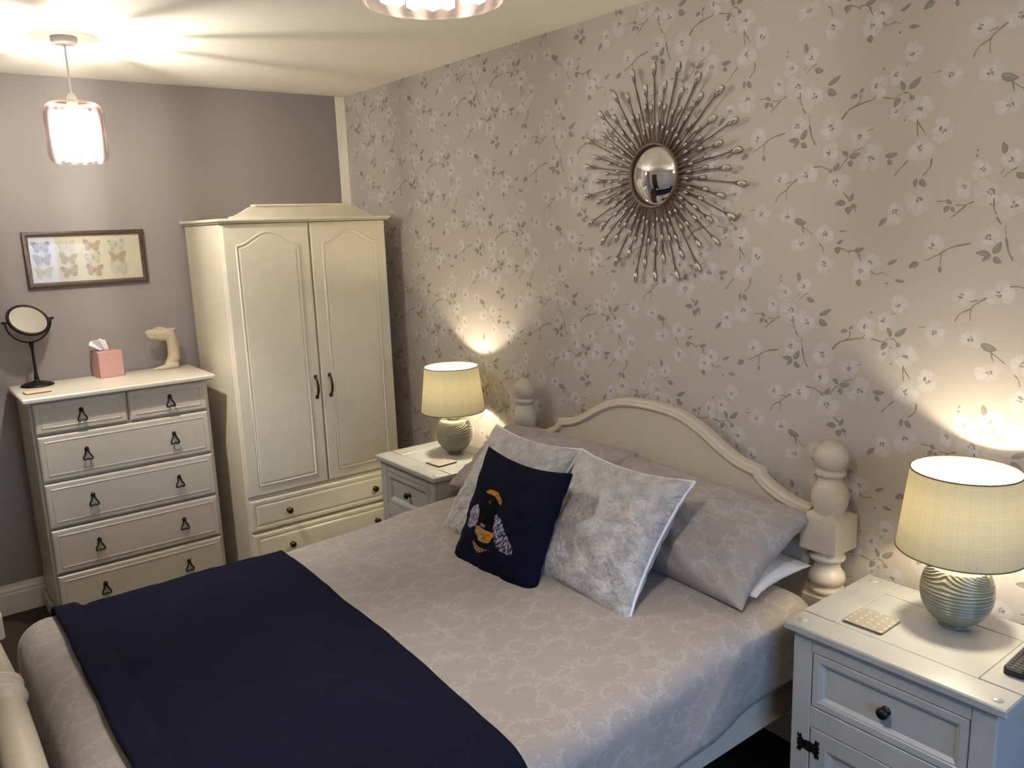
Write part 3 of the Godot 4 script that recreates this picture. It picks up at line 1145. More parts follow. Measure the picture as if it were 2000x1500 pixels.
# point of the cover: s runs across from the far hem (0) over the top to the near hem (1)
func _cover(x: float, s: float, lift: float, drop_far: float, drop_near: float) -> Vector3:
	var zf := 1.555 - lift
	var zn := 3.042 + lift
	var r := 0.065 + lift
	var arc := r * PI / 2
	var flat := (zn - r) - (zf + r)
	var total := drop_far + arc + flat + arc + drop_near
	var d := s * total
	var z: float
	var y: float
	var fold := 0.0
	if d < drop_far:
		z = zf
		y = -r - (drop_far - d)
		fold = -clampf((drop_far - d) / 0.2, 0.0, 1.0)
	elif d < drop_far + arc:
		var a := (d - drop_far) / r
		z = zf + r - r * cos(a)
		y = -r + r * sin(a)
	elif d < drop_far + arc + flat:
		z = zf + r + (d - drop_far - arc)
		y = 0.0
	elif d < drop_far + 2.0 * arc + flat:
		var a := (d - drop_far - arc - flat) / r
		z = zn - r + r * sin(a)
		y = -r + r * cos(a)
	else:
		var k := d - drop_far - 2.0 * arc - flat
		z = zn
		y = -r - k
		fold = clampf(k / 0.2, 0.0, 1.0)
	var wave := 0.012 * sin(x * 19.0 + 0.7) + 0.010 * sin(x * 8.3 + 2.0)
	z += fold * (wave * 0.6 - 0.004)
	return Vector3(x, TOP + lift + y + _puff(x, z), z)

func _sheet(b: Mb, f: Callable, nu: int, nv: int, thick: float, uv_of: Callable):
	# a cloth of real thickness over a grid of points f(u, v)
	var outer := []
	for j in nv + 1:
		for i in nu + 1:
			outer.append(f.call(float(i) / nu, float(j) / nv))
	var inner := []
	for j in nv + 1:
		for i in nu + 1:
			var du: Vector3 = outer[j * (nu + 1) + mini(i + 1, nu)] - outer[j * (nu + 1) + maxi(i - 1, 0)]
			var dv: Vector3 = outer[mini(j + 1, nv) * (nu + 1) + i] - outer[maxi(j - 1, 0) * (nu + 1) + i]
			inner.append(outer[j * (nu + 1) + i] - du.cross(dv).normalized() * thick)
	b.smooth(true)
	for j in nv:
		for i in nu:
			var a := j * (nu + 1) + i
			var ids := [a, a + 1, a + nu + 2, a + nu + 1]
			var uv := []
			for q in [[0, 0], [1, 0], [1, 1], [0, 1]]:
				uv.append(uv_of.call(float(i + q[0]) / nu, float(j + q[1]) / nv))
			b.quad(outer[ids[0]], outer[ids[1]], outer[ids[2]], outer[ids[3]], uv[0], uv[1], uv[2], uv[3])
			b.quad(inner[ids[3]], inner[ids[2]], inner[ids[1]], inner[ids[0]], uv[3], uv[2], uv[1], uv[0])
	for j in nv:
		for i in [0, nu]:
			var a: int = j * (nu + 1) + i
			var c: int = a + nu + 1
			if i == 0:
				b.quad(outer[a], outer[c], inner[c], inner[a])
			else:
				b.quad(inner[a], inner[c], outer[c], outer[a])
	for i in nu:
		for j in [0, nv]:
			var a: int = j * (nu + 1) + i
			var c: int = a + 1
			if j == 0:
				b.quad(inner[a], inner[c], outer[c], outer[a])
			else:
				b.quad(outer[a], outer[c], inner[c], inner[a])

func build_bedding():
	var b := Mb.new()
	b.box(Vector3(-1.95, 0.32, 1.64), Vector3(-0.115, 0.55, 2.955), 0.035)
	var m := obj("mattress", b, M.mattress_cloth)
	tag(m, "thick white mattress lying in the cream bed under the duvet", "mattress")
	# duvet
	b = Mb.new()
	var duvet := func(u: float, v: float) -> Vector3:
		var x := lerpf(-1.9, -0.165, maxf(v - 0.2, 0.0) / 0.8)
		var near := clampf(0.166 + 0.05 * (-0.314 - x), 0.15, 0.3)
		var sink := 0.0
		if v < 0.2:           # the foot end turns down behind the foot rail
			var run := (0.2 - v) * 1.82
			var a := minf(run / 0.07, PI / 2)
			x = lerpf(lerpf(-1.9, -0.165, 0.0), -1.985, sin(a))
			sink = 0.08 * (1.0 - cos(a)) + maxf(run - 0.11, 0.0)
		x += 0.008 * noise.get_noise_2d(u * 5.0, v * 3.0) * smoothstep(0.1, 0.3, v)
		var p: Vector3 = _cover(x, u, 0.0, 0.2, near)
		p.y = maxf(p.y - sink, minf(p.y, 0.27))
		if v > 0.97:
			p.y -= 0.05 * pow((v - 0.97) / 0.03, 2.0)
		return p
	_sheet(b, duvet, 110, 120, 0.022, func(u, v): return Vector2(u * 1.95 / 0.48, v * 1.82 / 0.48))
	var d := obj("duvet", b, M.damask)
	tag(d, "white duvet with tone on tone scrolling leaf damask spread over the bed", "duvet")
	# throw across the foot of the bed, folded double with a doubled band along its foot edge
	b = Mb.new()
	var cover := func(u: float, v: float) -> Vector3:
		var s := 0.035 + u * 0.965
		var x := lerpf(-1.882, lerpf(-1.168, -1.24, u), v)
		x += 0.006 * noise.get_noise_2d(u * 4.0, v * 2.0 + 7.0)
		var lift := 0.016 + 0.012 * smoothstep(0.115, 0.085, v) + 0.004 * noise.get_noise_2d(u * 6.0, v * 4.0)
		lift -= 0.006 * exp(-pow((v - 0.125) / 0.02, 2.0))
		return _cover(x, s, lift, 0.22, 0.26)
	_sheet(b, cover, 110, 70, 0.013, func(u, v): return Vector2(u * 6.0, v * 2.4))
	var t := obj("throw", b, M.navy_wool)
	tag(t, "plain navy blue throw folded across the foot of the bed", "throw")


# ---------------------------------------------------------------- pillows and cushions
# a stuffed case lying in the plane of `right` and `up` about `centre`: half sizes hw, hh and half thickness t
func _cushion(b: Mb, centre: Vector3, right: Vector3, up: Vector3, hw: float, hh: float, t: float, pinch: float, seed_: float, wrinkle: float, uv: Callable, n := 44, sag := 0.0):
	right = right.normalized()
	var nrm := right.cross(up).normalized()
	up = nrm.cross(right).normalized()
	var pos := func(u: float, v: float, side: float) -> Vector3:
		var eu := 1.0 - pinch * (1.0 - v * v)
		var ev := 1.0 - pinch * (1.0 - u * u)
		var x := u * hw * lerpf(1.0, eu, u * u)
		var y := v * hh * lerpf(1.0, ev, v * v)
		var body := pow(maxf((1.0 - u * u) * (1.0 - v * v), 0.0), 0.42)
		var corner := clampf(absf(u) * absf(v), 0.0, 1.0)
		var crease := noise.get_noise_2d((u + seed_) * 2.2 + v * 0.8, (v - seed_) * 2.2) * 0.6 + 0.5 * noise.get_noise_2d(atan2(v, u) * 3.5 + seed_ * 3.0, 0.7 * Vector2(u, v).length())
		var z := side * body * t * (1.0 + wrinkle * crease)
		z += wrinkle * 0.02 * corner * noise.get_noise_2d(u * 3.0 + seed_, v * 3.0)
		return centre + right * x + up * y + nrm * (z - sag * (u * u * 0.6 + v * v * 0.4))
	b.smooth(true)
	for side in [1.0, -1.0]:
		for j in n:
			for i in n:
				var c := []
				var w := []
				for q in [[0, 0], [1, 0], [1, 1], [0, 1]]:
					var u: float = sin(PI / 2 * (2.0 * (i + q[0]) / n - 1.0))
					var v: float = sin(PI / 2 * (2.0 * (j + q[1]) / n - 1.0))
					c.append(pos.call(u, v, side))
					w.append(uv.call(u, v, side))
				if side > 0.0:
					b.quad(c[0], c[1], c[2], c[3], w[0], w[1], w[2], w[3])
				else:
					b.quad(c[3], c[2], c[1], c[0], w[3], w[2], w[1], w[0])
	# the line of the seam
	var seam := []
	for k in 4:
		for i in n:
			var a := sin(PI / 2 * (2.0 * i / n - 1.0))
			var q: Vector2 = [Vector2(a, -1), Vector2(1, a), Vector2(-a, 1), Vector2(-1, -a)][k]
			seam.append(pos.call(q.x, q.y, 0.0))
	return seam

func build_pillows():
	var zax := Vector3(0, 0, 1)
	var du := func(sx: float, sy: float) -> Callable:
		return func(u, v, side): return Vector2(u * sx / 0.48 + 0.3 * side, -v * sy / 0.48)
	# two plain pillows lying flat underneath
	for k in 2:
		var b := Mb.new()
		_cushion(b, Vector3(-0.24, 0.668, BED_Z + (0.328 if k else -0.328)), zax, Vector3(1, 0.06, 0), 0.342, 0.135, 0.042, 0.06, 3.0 + k, 0.25, du.call(0.35, 0.22))
		var o := obj("pillow", b, M.plain_cotton)
		tag(o, ["plain white pillow lying flat under the damask pillow by the far bedside table", "plain white pillow lying flat under the damask pillow by the near bedside table"][k], "pillow", "plain pillows underneath")
	# two damask pillows leaning on the headboard
	for k in 2:
		var b := Mb.new()
		var c: Vector3 = [Vector3(-0.275, 0.766, 1.915), Vector3(-0.275, 0.752, 2.60)][k]
		_cushion(b, c, [Vector3(0, 0.03, 1), Vector3(0, -0.033, 1)][k], [Vector3(0.27, 0.165, -0.02), Vector3(0.25, 0.14, 0.05)][k], 0.378, 0.19, 0.1, 0.085, 8.3 + k * 2.1, 0.35, du.call(0.38, 0.24), 54)
		var o := obj("pillow", b, M.damask)
		tag(o, ["white damask pillow with its pointed corner reaching over the far bedside table", "white damask pillow in full view, right of the silver cushions, by the near bedside table"][k], "pillow", "damask pillows")
	# two silver velvet cushions with corded seams
	for k in 2:
		var b := Mb.new()
		var c := Vector3(-0.535, 0.778, 2.54 if k else 2.072)
		var seam = _cushion(b, c, zax, Vector3(0.61, 0.79, 0), 0.235, 0.222, 0.078, 0.11, 20.0 + k * 5.0, 0.35, func(u, v, side): return Vector2(u * 0.5 + 0.5, 0.5 - v * 0.5), 48)
		var o := thing("cushion", ["silver crushed velvet cushion almost hidden behind the navy bee cushion", "silver crushed velvet cushion with pale cord edge, right of the navy bee cushion"][k], "cushion", Vector3.ZERO, 0.0, "silver velvet cushions")
		obj("cover", b, M.velvet, o)
		b = Mb.new()
		b.tube(seam, 0.0045, 7, true)
		obj("cord_edge", b, M.cord, o)
	# navy cushion with a bumble bee
	var b := Mb.new()
	var up := Vector3(0.158, 0.345, 0)
	_cushion(b, Vector3(-0.678, 0.764, 2.260), Vector3(0.0, 0.0, 1), up, 0.215, 0.207, 0.06, 0.115, 31.0, 0.3, func(u, v, side): return Vector2(u * 0.5 + 0.5, 0.5 - v * 0.5) if side > 0.0 else Vector2(0.95, 0.04 + 0.02 * v), 48)
	var o := obj("cushion", b, M.bee_print)
	tag(o, "small navy cushion printed with a bumble bee, leaning on the silver cushions", "cushion")


# ---------------------------------------------------------------- bedside tables, lamps and what lies on them
const TO_FRONT := Basis(Vector3.RIGHT, PI / 2)      # turns a lathed shape to stand out of a front

func _knob(b: Mb, x: float, y: float, z: float, r: float):
	var old := b.xf
	b.xf = old * Transform3D(TO_FRONT, Vector3(x, y, z))
	b.lathe([Vector2(r * 0.85, 0.0), Vector2(r * 0.8, 0.002), Vector2(r * 0.42, 0.004), Vector2(r * 0.4, 0.011), Vector2(r * 0.8, 0.014), Vector2(r, 0.018), Vector2(r * 0.97, 0.023), Vector2(r * 0.7, 0.027), Vector2(0.0, 0.0285)], 24)
	b.xf = old

func build_nightstands():
	nightstand(Vector3(-0.028, 0, 3.3705), 0.527, "cream painted bedside table nearest the viewer, with the remote control on it", false)
	nightstand(Vector3(-0.045, 0, 1.217), 0.505, "cream painted bedside table between the wardrobe and the bed", true)
	table_lamp(Vector3(-0.152, 0.6725, 3.397), "lit table lamp with ribbed green base, nearest the viewer", 0.0)
	table_lamp(Vector3(-0.172, 0.6725, 1.197), "lit table lamp with ribbed green base, beside the wardrobe", 1.9)
	coaster(Vector3(-0.288, 0.6725, 3.257), 0.03, "dotted square coaster on the bedside table nearest the viewer")
	coaster(Vector3(-0.31, 0.6725, 1.292), 0.06, "square coaster on the bedside table beside the wardrobe")
	remote(Vector3(-0.215, 0.6725, 3.585))

func nightstand(at: Vector3, w: float, label: String, far: bool):
	var t := thing("bedside_table", label, "bedside table", at, -PI / 2, "pair of bedside tables")
	var h := w / 2.0
	var bw := h - 0.021
	var fz := 0.402
	var b := Mb.new()
	for s in [-1.0, 1.0]:
		b.box(Vector3(minf(s * bw, s * (bw - 0.02)), 0.0, 0.012), Vector3(maxf(s * bw, s * (bw - 0.02)), 0.6505, fz - 0.02), 0.002)
	b.box(Vector3(-bw + 0.02, 0.02, 0.012), Vector3(bw - 0.02, 0.65, 0.024), 0.001)
	b.box(Vector3(-bw + 0.02, 0.06, 0.024), Vector3(bw - 0.02, 0.08, fz - 0.021), 0.001)
	b.box(Vector3(-bw + 0.02, 0.425, 0.024), Vector3(bw - 0.02, 0.44, fz - 0.021), 0.001)
	obj("carcass", b, M.white_paint, t)
	var iw := bw - 0.053            # half width of the opening
	for s in [-1.0, 1.0]:
		b = Mb.new()
		b.box(Vector3(minf(s * bw, s * iw), 0.0, fz - 0.02), Vector3(maxf(s * bw, s * iw), 0.6505, fz), 0.003)
		obj("stile", b, M.white_paint, t)
	for r in [[0.608, 0.6505], [0.402, 0.458], [0.04, 0.1]]:
		b = Mb.new()
		b.box(Vector3(-iw, r[0], fz - 0.02), Vector3(iw, r[1], fz - 0.0005), 0.0015)
		obj("rail", b, M.white_paint, t)
	# drawer with a moulded, sunk panel
	b = Mb.new()
	b.relief(rect(-iw + 0.002, 0.4605, iw - 0.002, 0.6055), [Vector2(0, fz - 0.03), Vector2(0, fz - 0.004), Vector2(0.002, fz - 0.001), Vector2(0.018, fz - 0.001), Vector2(0.020, fz - 0.003), Vector2(0.024, fz - 0.004), Vector2(0.032, fz - 0.012), Vector2(0.034, fz - 0.012)])
	var d := obj("drawer", b, M.white_paint, t)
	b = Mb.new()
	_knob(b, 0.0, 0.533, fz - 0.0125, 0.0145)
	obj("knob", b, M.iron, d)
	# door
	b = Mb.new()
	b.relief(rect(-iw + 0.002, 0.102, iw - 0.002, 0.3995), [Vector2(0, fz - 0.03), Vector2(0, fz - 0.004), Vector2(0.002, fz - 0.001), Vector2(0.045, fz - 0.001), Vector2(0.047, fz - 0.003), Vector2(0.051, fz - 0.004), Vector2(0.060, fz - 0.012), Vector2(0.062, fz - 0.012)])
	d = obj("door", b, M.white_paint, t)
	b = Mb.new()
	_knob(b, iw - 0.025, 0.27, fz - 0.001, 0.0135)
	obj("knob", b, M.iron, d)
	for y in [0.345, 0.155]:
		b = Mb.new()
		b.xf = Transform3D(Basis(), Vector3(-iw - 0.001, y, fz - 0.001))
		var q := V2([0.0, 0.011, 0.006, 0.014, 0.012, 0.011, 0.018, 0.016, 0.021, 0.026, 0.026, 0.021, 0.030, 0.026, 0.031, 0.017, 0.027, 0.012, 0.032, 0.006, 0.029, 0.0])
		var poly := PackedVector2Array()
		for i in q.size():
			poly.append(Vector2(q[i].x, -q[i].y))
		for i in range(q.size() - 2, -1, -1):
			poly.append(q[i])
		for i in range(1, q.size()):
			poly.append(Vector2(-q[i].x, q[i].y))
		for i in range(q.size() - 2, 0, -1):
			poly.append(Vector2(-q[i].x, -q[i].y))
		b.prism(poly, 0.0, 0.003, 0.0)
		b.xf = b.xf * Transform3D(Basis(), Vector3(0, 0, 0.002))
		b.tube([Vector3(0, -0.013, 0), Vector3(0, 0.013, 0)], 0.0035, 8)
		for sx in [-1.0, 1.0]:
			for sy in [-1.0, 1.0]:
				b.ball(Vector3(sx * 0.019, sy * 0.006, 0.001), Vector3(0.0025, 0.0025, 0.0015), 8)
		obj("hinge", b, M.iron, d)
	# top: boards with open joints and round plugs at the corners
	var y0 := 0.6508
	var y1 := 0.672
	var g := 0.0011
	var fb := 0.33                    # joint behind the front board
	var bb := 0.088                   # joint before the back board
	var sw := 0.093
	var boards := [[-h, fb + g, h, 0.418], [-h, 0.005, -h + sw - g, fb - g], [h - sw + g, 0.005, h, fb - g], [-h + sw, 0.005, h - sw, bb - g]]
	for k in boards.size():
		var q: Array = boards[k]
		b = Mb.new()
		b.box(Vector3(q[0], y0, q[1]), Vector3(q[2], y1, q[3]), 0.0035 if k == 0 else 0.0012)
		obj("top_board", b, M.white_paint, t)
	b = Mb.new()
	b.box(Vector3(-h + sw, y0, bb), Vector3(h - sw, y1 - 0.0012, fb), 0.0012)
	obj("top_panel", b, M.white_paint, t)
	for p in [Vector2(-h + 0.03, 0.378), Vector2(h - 0.03, 0.388), Vector2(-h + 0.032, 0.035), Vector2(h - 0.032, 0.035)]:
		b = Mb.new()
		b.ball(Vector3(p.x, y1 - 0.001, p.y), Vector3(0.012, 0.0042, 0.012), 20)
		obj("plug", b, M.white_paint, t)

func table_lamp(at: Vector3, label: String, turn: float):
	var t := thing("table_lamp", label, "lamp", at, turn, "pair of bedside lamps")
	# ribbed round base: the ribs run level low down and rise to a point at the front and back
	var b := Mb.new()
	var nv := 150
	var nu := 96
	var rows := []
	for j in nv + 1:
		var f := float(j) / nv
		var y := 0.172 * f
		var r := 0.0
		if f < 0.9:
			var c := (y - 0.092) / 0.0925
			r = 0.081 * pow(maxf(1.0 - pow(absf(c), 2.15), 0.0), 0.5)
			r = maxf(r, 0.024)
		else:
			r = 0.0255
		if f < 0.05:
			r = lerpf(0.036, r, f / 0.05)
		if f >= 0.9:
			r = 0.0265 + 0.003 * sin((f - 0.9) * 31.0)
		var row := []
		for i in nu + 1:
			var a := TAU * i / nu
			var side := absf(fposmod(a + PI / 2, PI) - PI / 2)          # angle from the front or back seam
			var rise := smoothstep(0.1, 0.16, y)
			var phase := y + rise * 0.040 * side - rise * 0.02
			var amp := 0.002 * smoothstep(0.04, 0.06, y) * (1.0 if f < 0.88 else 0.0)
			var rr := r + amp * clampf(cos(phase * TAU / 0.0088) * 1.6, -1.0, 1.0)
			row.append(Vector3(cos(a) * rr, y, -sin(a) * rr))
		rows.append(row)
	b.smooth(true)
	for j in nv:
		for i in nu:
			b.quad(rows[j][i], rows[j][i + 1], rows[j + 1][i + 1], rows[j + 1][i])
	b.smooth(false)
	for i in nu:
		b.tri(Vector3(0, 0, 0), rows[0][i + 1], rows[0][i])
		b.tri(Vector3(0, 0.172, 0), rows[nv][i], rows[nv][i + 1])
	obj("base", b, M.celadon, t)
	b = Mb.new()
	b.lathe(V2([0.012, 0.171, 0.012, 0.188, 0.019, 0.189, 0.019, 0.225, 0.016, 0.226]), 20)
	obj("bulb_holder", b, M.plastic_white, t)
	# shade
	b = Mb.new()
	b.lathe([Vector2(0.144, 0.198), Vector2(0.1325, 0.299), Vector2(0.121, 0.400)], 72, false, false)
	var s := obj("shade", b, M.linen_shade, t)
	for q in [[0.144, 0.198], [0.121, 0.400]]:
		b = Mb.new()
		var ring := []
		for k in 72:
			ring.append(Vector3(cos(TAU * k / 72) * q[0], q[1], sin(TAU * k / 72) * q[0]))
		b.tube(ring, 0.0019, 6, true)
		obj("shade_ring", b, M.shade_trim, s)
	b = Mb.new()
	for k in 3:
		var a := TAU * k / 3 + 0.4
		b.tube([Vector3(cos(a) * 0.019, 0.205, sin(a) * 0.019), Vector3(cos(a) * 0.08, 0.21, sin(a) * 0.08), Vector3(cos(a) * 0.141, 0.215, sin(a) * 0.141)], 0.0012, 5)
	obj("shade_fitter", b, M.plastic_white, t)
	b = Mb.new()
	b.ball(Vector3(0, 0.308, 0), Vector3(0.027, 0.032, 0.027), 20)
	b.tube([Vector3(0, 0.226, 0), Vector3(0, 0.284, 0)], [0.012, 0.018], 12)
	obj("bulb", b, M.bulb, t)
	var l := OmniLight3D.new()
	l.name = "lamp_light"
	l.position = Vector3(0, 0.308, 0)
	l.light_color = LAMP_COLOR
	l.light_energy = LAMP_ENERGY
	l.light_size = 0.02
	l.omni_range = 9.0
	l.omni_attenuation = 2.0
	l.shadow_enabled = true
	t.add_child(l)

func coaster(at: Vector3, turn: float, label: String):
	var t := thing("coaster", label, "coaster", at, turn, "square coasters")
	var b := Mb.new()
	b.xf = Transform3D(Basis(Vector3.RIGHT, -PI / 2), Vector3.ZERO)
	b.prism(rrect(-0.05, -0.05, 0.05, 0.05, 0.006), 0.0002, 0.0035, 0.0)
	obj("cork_backing", b, M.cork, t)
	b = Mb.new()
	b.smooth(false)
	var p := rrect(-0.05, -0.05, 0.05, 0.05, 0.006)
	for i in p.size():
		var c := p[i]
		var d := p[(i + 1) % p.size()]
		b.tri(Vector3(0, 0.0047, 0), Vector3(c.x, 0.0047, -c.y), Vector3(d.x, 0.0047, -d.y), Vector2(0.5, 0.5), Vector2(0.5 + c.x * 9.0, 0.5 - c.y * 9.0), Vector2(0.5 + d.x * 9.0, 0.5 - d.y * 9.0))
		b.quad(Vector3(c.x, 0.0036, -c.y), Vector3(d.x, 0.0036, -d.y), Vector3(d.x, 0.0047, -d.y), Vector3(c.x, 0.0047, -c.y), Vector2(0.03, 0.03), Vector2(0.03, 0.03), Vector2(0.03, 0.03), Vector2(0.03, 0.03))
	obj("face", b, M.coaster_dots, t)

func remote(at: Vector3):
	var t := thing("remote_control", "slim black remote control with small grey keys on the near bedside table", "remote control", at, 0.04)
	var b := Mb.new()
	b.xf = Transform3D(Basis(Vector3.RIGHT, -PI / 2), Vector3.ZERO)
	b.prism(rrect(-0.085, -0.0225, 0.085, 0.0225, 0.009), 0.0005, 0.018, 0.004)
	obj("body", b, M.remote_black, t)
	for i in 11:
		for j in 3:
			b = Mb.new()
			b.xf = Transform3D(Basis(Vector3.RIGHT, -PI / 2), Vector3(-0.07 + i * 0.0135, 0.0178, -0.0125 + j * 0.0125))
			b.prism(rrect(-0.0045, -0.004, 0.0045, 0.004, 0.002, 2), 0.0, 0.0018, 0.0006)
			obj("key", b, M.remote_key, t)


# ---------------------------------------------------------------- wardrobe
func _arch(x0: float, y0: float, x1: float, ys: float, yt: float) -> PackedVector2Array:
	var p := PackedVector2Array([Vector2(x0, y0), Vector2(x1, y0), Vector2(x1, ys)])
	var n := 24
	var e := (x1 - x0) * 0.03
	for i in n + 1:
		var t := 1.0 - 2.0 * i / n
		p.append(Vector2(lerpf(x0 + e, x1 - e, (t + 1.0) / 2.0), ys + 0.004 + (yt - ys - 0.004) * (0.5 + 0.5 * cos(PI * t)) ** 0.85))
	p.append(Vector2(x0, ys))
	return p

func build_wardrobe():
	var t := thing("wardrobe", "tall cream painted wardrobe with two arched panel doors over two drawers", "wardrobe", Vector3(-0.5125, 0, 0.03))
	var b := Mb.new()
	b.box(Vector3(-0.4125, 0.0, 0.0), Vector3(0.4125, 1.735, 0.498), 0.003)
	obj("carcass", b, M.cream_paint, t)
	b = Mb.new()
	b.box(Vector3(-0.416, 0.0, 0.4985), Vector3(0.416, 0.085, 0.512), 0.003)
	obj("plinth", b, M.cream_paint, t)
	# cornice
	b = Mb.new()
	b.xf = Transform3D(Basis(), Vector3(0, 0, 0))
	b.box(Vector3(-0.434, 1.742, -0.005), Vector3(0.434, 1.756, 0.542), 0.004)
	b.box(Vector3(-0.424, 1.7352, 0.0), Vector3(0.424, 1.7415, 0.53), 0.002)
	obj("cornice", b, M.cream_paint, t)
	# shaped crest on top
	var half := spline(V2([0.235, 1.812, 0.262, 1.803, 0.295, 1.785, 0.325, 1.771, 0.352, 1.764]), 5)
	var poly := PackedVector2Array([Vector2(-0.352, 1.7565), Vector2(0.352, 1.7565)])
	for i in range(half.size() - 1, -1, -1):
		poly.append(half[i])
	for p in half:
		poly.append(Vector2(-p.x, p.y))
	b = Mb.new()
	b.prism(poly, 0.46, 0.505, 0.0)
	obj("crest", b, M.cream_paint, t)
	b = Mb.new()
	b.box(Vector3(-0.245, 1.808, 0.455), Vector3(0.245, 1.817, 0.514), 0.003)
	obj("crest_ledge", b, M.cream_paint, t)
	# doors
	for s in [-1.0, 1.0]:
		var x0 := -0.4075 if s < 0 else 0.0065
		var x1 := 0.0 if s < 0 else 0.4075
		b = Mb.new()
		b.relief(rect(x0 + 0.001, 0.463, x1 - 0.001, 1.7325), [Vector2(0, 0.4985), Vector2(0, 0.514), Vector2(0.0015, 0.5175), Vector2(0.005, 0.519)])
		var d := obj("door", b, M.cream_paint, t)
		var px0 := x0 + 0.055
		var px1 := x1 - 0.055
		b = Mb.new()
		b.relief(_arch(px0 + 0.014, 0.523, px1 - 0.014, 1.622, 1.682), [Vector2(0, 0.5185), Vector2(0.001, 0.5205), Vector2(0.004, 0.5215)])
		obj("panel", b, M.cream_paint, d)
		b = Mb.new()
		var a := _arch(px0, 0.508, px1, 1.635, 1.697)
		if Geometry2D.is_polygon_clockwise(a):
			a.reverse()
		b.mould(Array(a), [Vector2(0.0, 0.5188), Vector2(0.0005, 0.5215), Vector2(0.003, 0.5235), Vector2(0.006, 0.5225), Vector2(0.008, 0.5195), Vector2(0.010, 0.519)], true)
		obj("moulding", b, M.cream_paint, d)
		# bow handle
		b = Mb.new()
		var hx := -0.0245 if s < 0 else 0.0495
		b.box(Vector3(hx - 0.008, 0.985, 0.519), Vector3(hx + 0.008, 1.003, 0.5225), 0.001)
		b.box(Vector3(hx - 0.008, 0.884, 0.519), Vector3(hx + 0.008, 0.902, 0.5225), 0.001)
		var bow := []
		var rad := []
		for i in 15:
			var f := i / 14.0
			bow.append(Vector3(hx, lerpf(0.995, 0.892, f), 0.521 + 0.024 * sin(PI * f) ** 0.7))
			rad.append(0.0042 + 0.0022 * sin(PI * f))
		b.tube(bow, rad, 10)
		obj("handle", b, M.brass_dark, d)
	# drawers
	for r in [[0.287, 0.446], [0.106, 0.277]]:
		b = Mb.new()
		b.relief(rect(-0.4055, r[0], 0.4055, r[1]), [Vector2(0, 0.4985), Vector2(0, 0.512), Vector2(0.003, 0.5165), Vector2(0.009, 0.5195), Vector2(0.022, 0.5195), Vector2(0.025, 0.516), Vector2(0.029, 0.516), Vector2(0.034, 0.5195), Vector2(0.04, 0.5205)])
		var d := obj("drawer", b, M.cream_paint, t)
		for x in [-0.217, 0.252]:
			b = Mb.new()
			_knob(b, x, (r[0] + r[1]) / 2.0 - 0.003, 0.5205, 0.0145)
			obj("knob", b, M.brass_dark, d)


# ---------------------------------------------------------------- chest of drawers
func build_chest():
	var t := thing("chest_of_drawers", "cream painted chest of two short and four long drawers under the butterfly picture", "chest of drawers", Vector3(-1.37, 0, 0.02))
	var b := Mb.new()
	b.box(Vector3(-0.365, 0.0, 0.0), Vector3(0.365, 1.0335, 0.362), 0.003)
	obj("carcass", b, M.chest_paint, t)
	b = Mb.new()
	b.box(Vector3(-0.378, 0.0, -0.0), Vector3(-0.3655, 0.075, 0.385), 0.003)
	b.box(Vector3(0.3655, 0.0, -0.0), Vector3(0.378, 0.075, 0.385), 0.003)
	b.box(Vector3(-0.365, 0.0, 0.3625), Vector3(0.365, 0.06, 0.385), 0.003)
	obj("plinth", b, M.chest_paint, t)
	# top with a rounded edge
	b = Mb.new()
	b.xf = Transform3D(Basis(Vector3.RIGHT, -PI / 2), Vector3(0, 1.034, 0))
	var top := rrect(-0.391, -0.424, 0.391, 0.0, 0.006, 3)
	b.prism(top, 0.006, 0.0225, 0.005)
	b.prism(rrect(-0.384, -0.415, 0.384, 0.0, 0.006, 3), 0.0, 0.006, 0.0)
	obj("top", b, M.chest_paint, t)
	# dark gap above the top drawers
	var rows := [[0.892, 1.029, -0.354, 0.005], [0.892, 1.029, 0.0125, 0.349], [0.686, 0.884, -0.354, 0.349], [0.4795, 0.6775, -0.354, 0.349], [0.273, 0.471, -0.354, 0.349], [0.0665, 0.2645, -0.354, 0.349]]
	for k in rows.size():
		var r: Array = rows[k]
		b = Mb.new()
		b.relief(rect(r[2], r[0], r[3], r[1]), [Vector2(0, 0.3622), Vector2(0, 0.378), Vector2(0.0015, 0.3825), Vector2(0.0045, 0.3860), Vector2(0.009, 0.3875), Vector2(0.0235, 0.3880), Vector2(0.0250, 0.3895), Vector2(0.0285, 0.3900), Vector2(0.0310, 0.3885)])
		var d := obj("drawer", b, M.chest_paint, t)
		var xs := [-0.175, 0.187]
		if k < 2:
			xs = [xs[k]]
		for x in xs:
			b = Mb.new()
			var y: float = (r[0] + r[1]) / 2.0 + (-0.003 if k < 2 else -0.001)
			b.xf = Transform3D(Basis(), Vector3(x, y, 0.389))
			b.ball(Vector3(0, 0.021, 0.004), Vector3(0.0095, 0.0105, 0.006), 16)
			b.ball(Vector3(0, 0.021, 0.010), Vector3(0.006, 0.006, 0.006), 12)
			var loop := V2([0.0045, 0.016, 0.008, 0.002, 0.0155, -0.012, 0.0175, -0.020, 0.014, -0.0245, 0.0, -0.0215, -0.014, -0.0245, -0.0175, -0.020, -0.0155, -0.012, -0.008, 0.002, -0.0045, 0.016])
			var path := []
			for q in spline(loop, 3):
				path.append(Vector3(q.x, q.y, 0.008 + 0.004 * (0.02 - q.y) / 0.04))
			b.tube(path, 0.0033, 7, true)
			obj("drop_handle", b, M.iron, d)


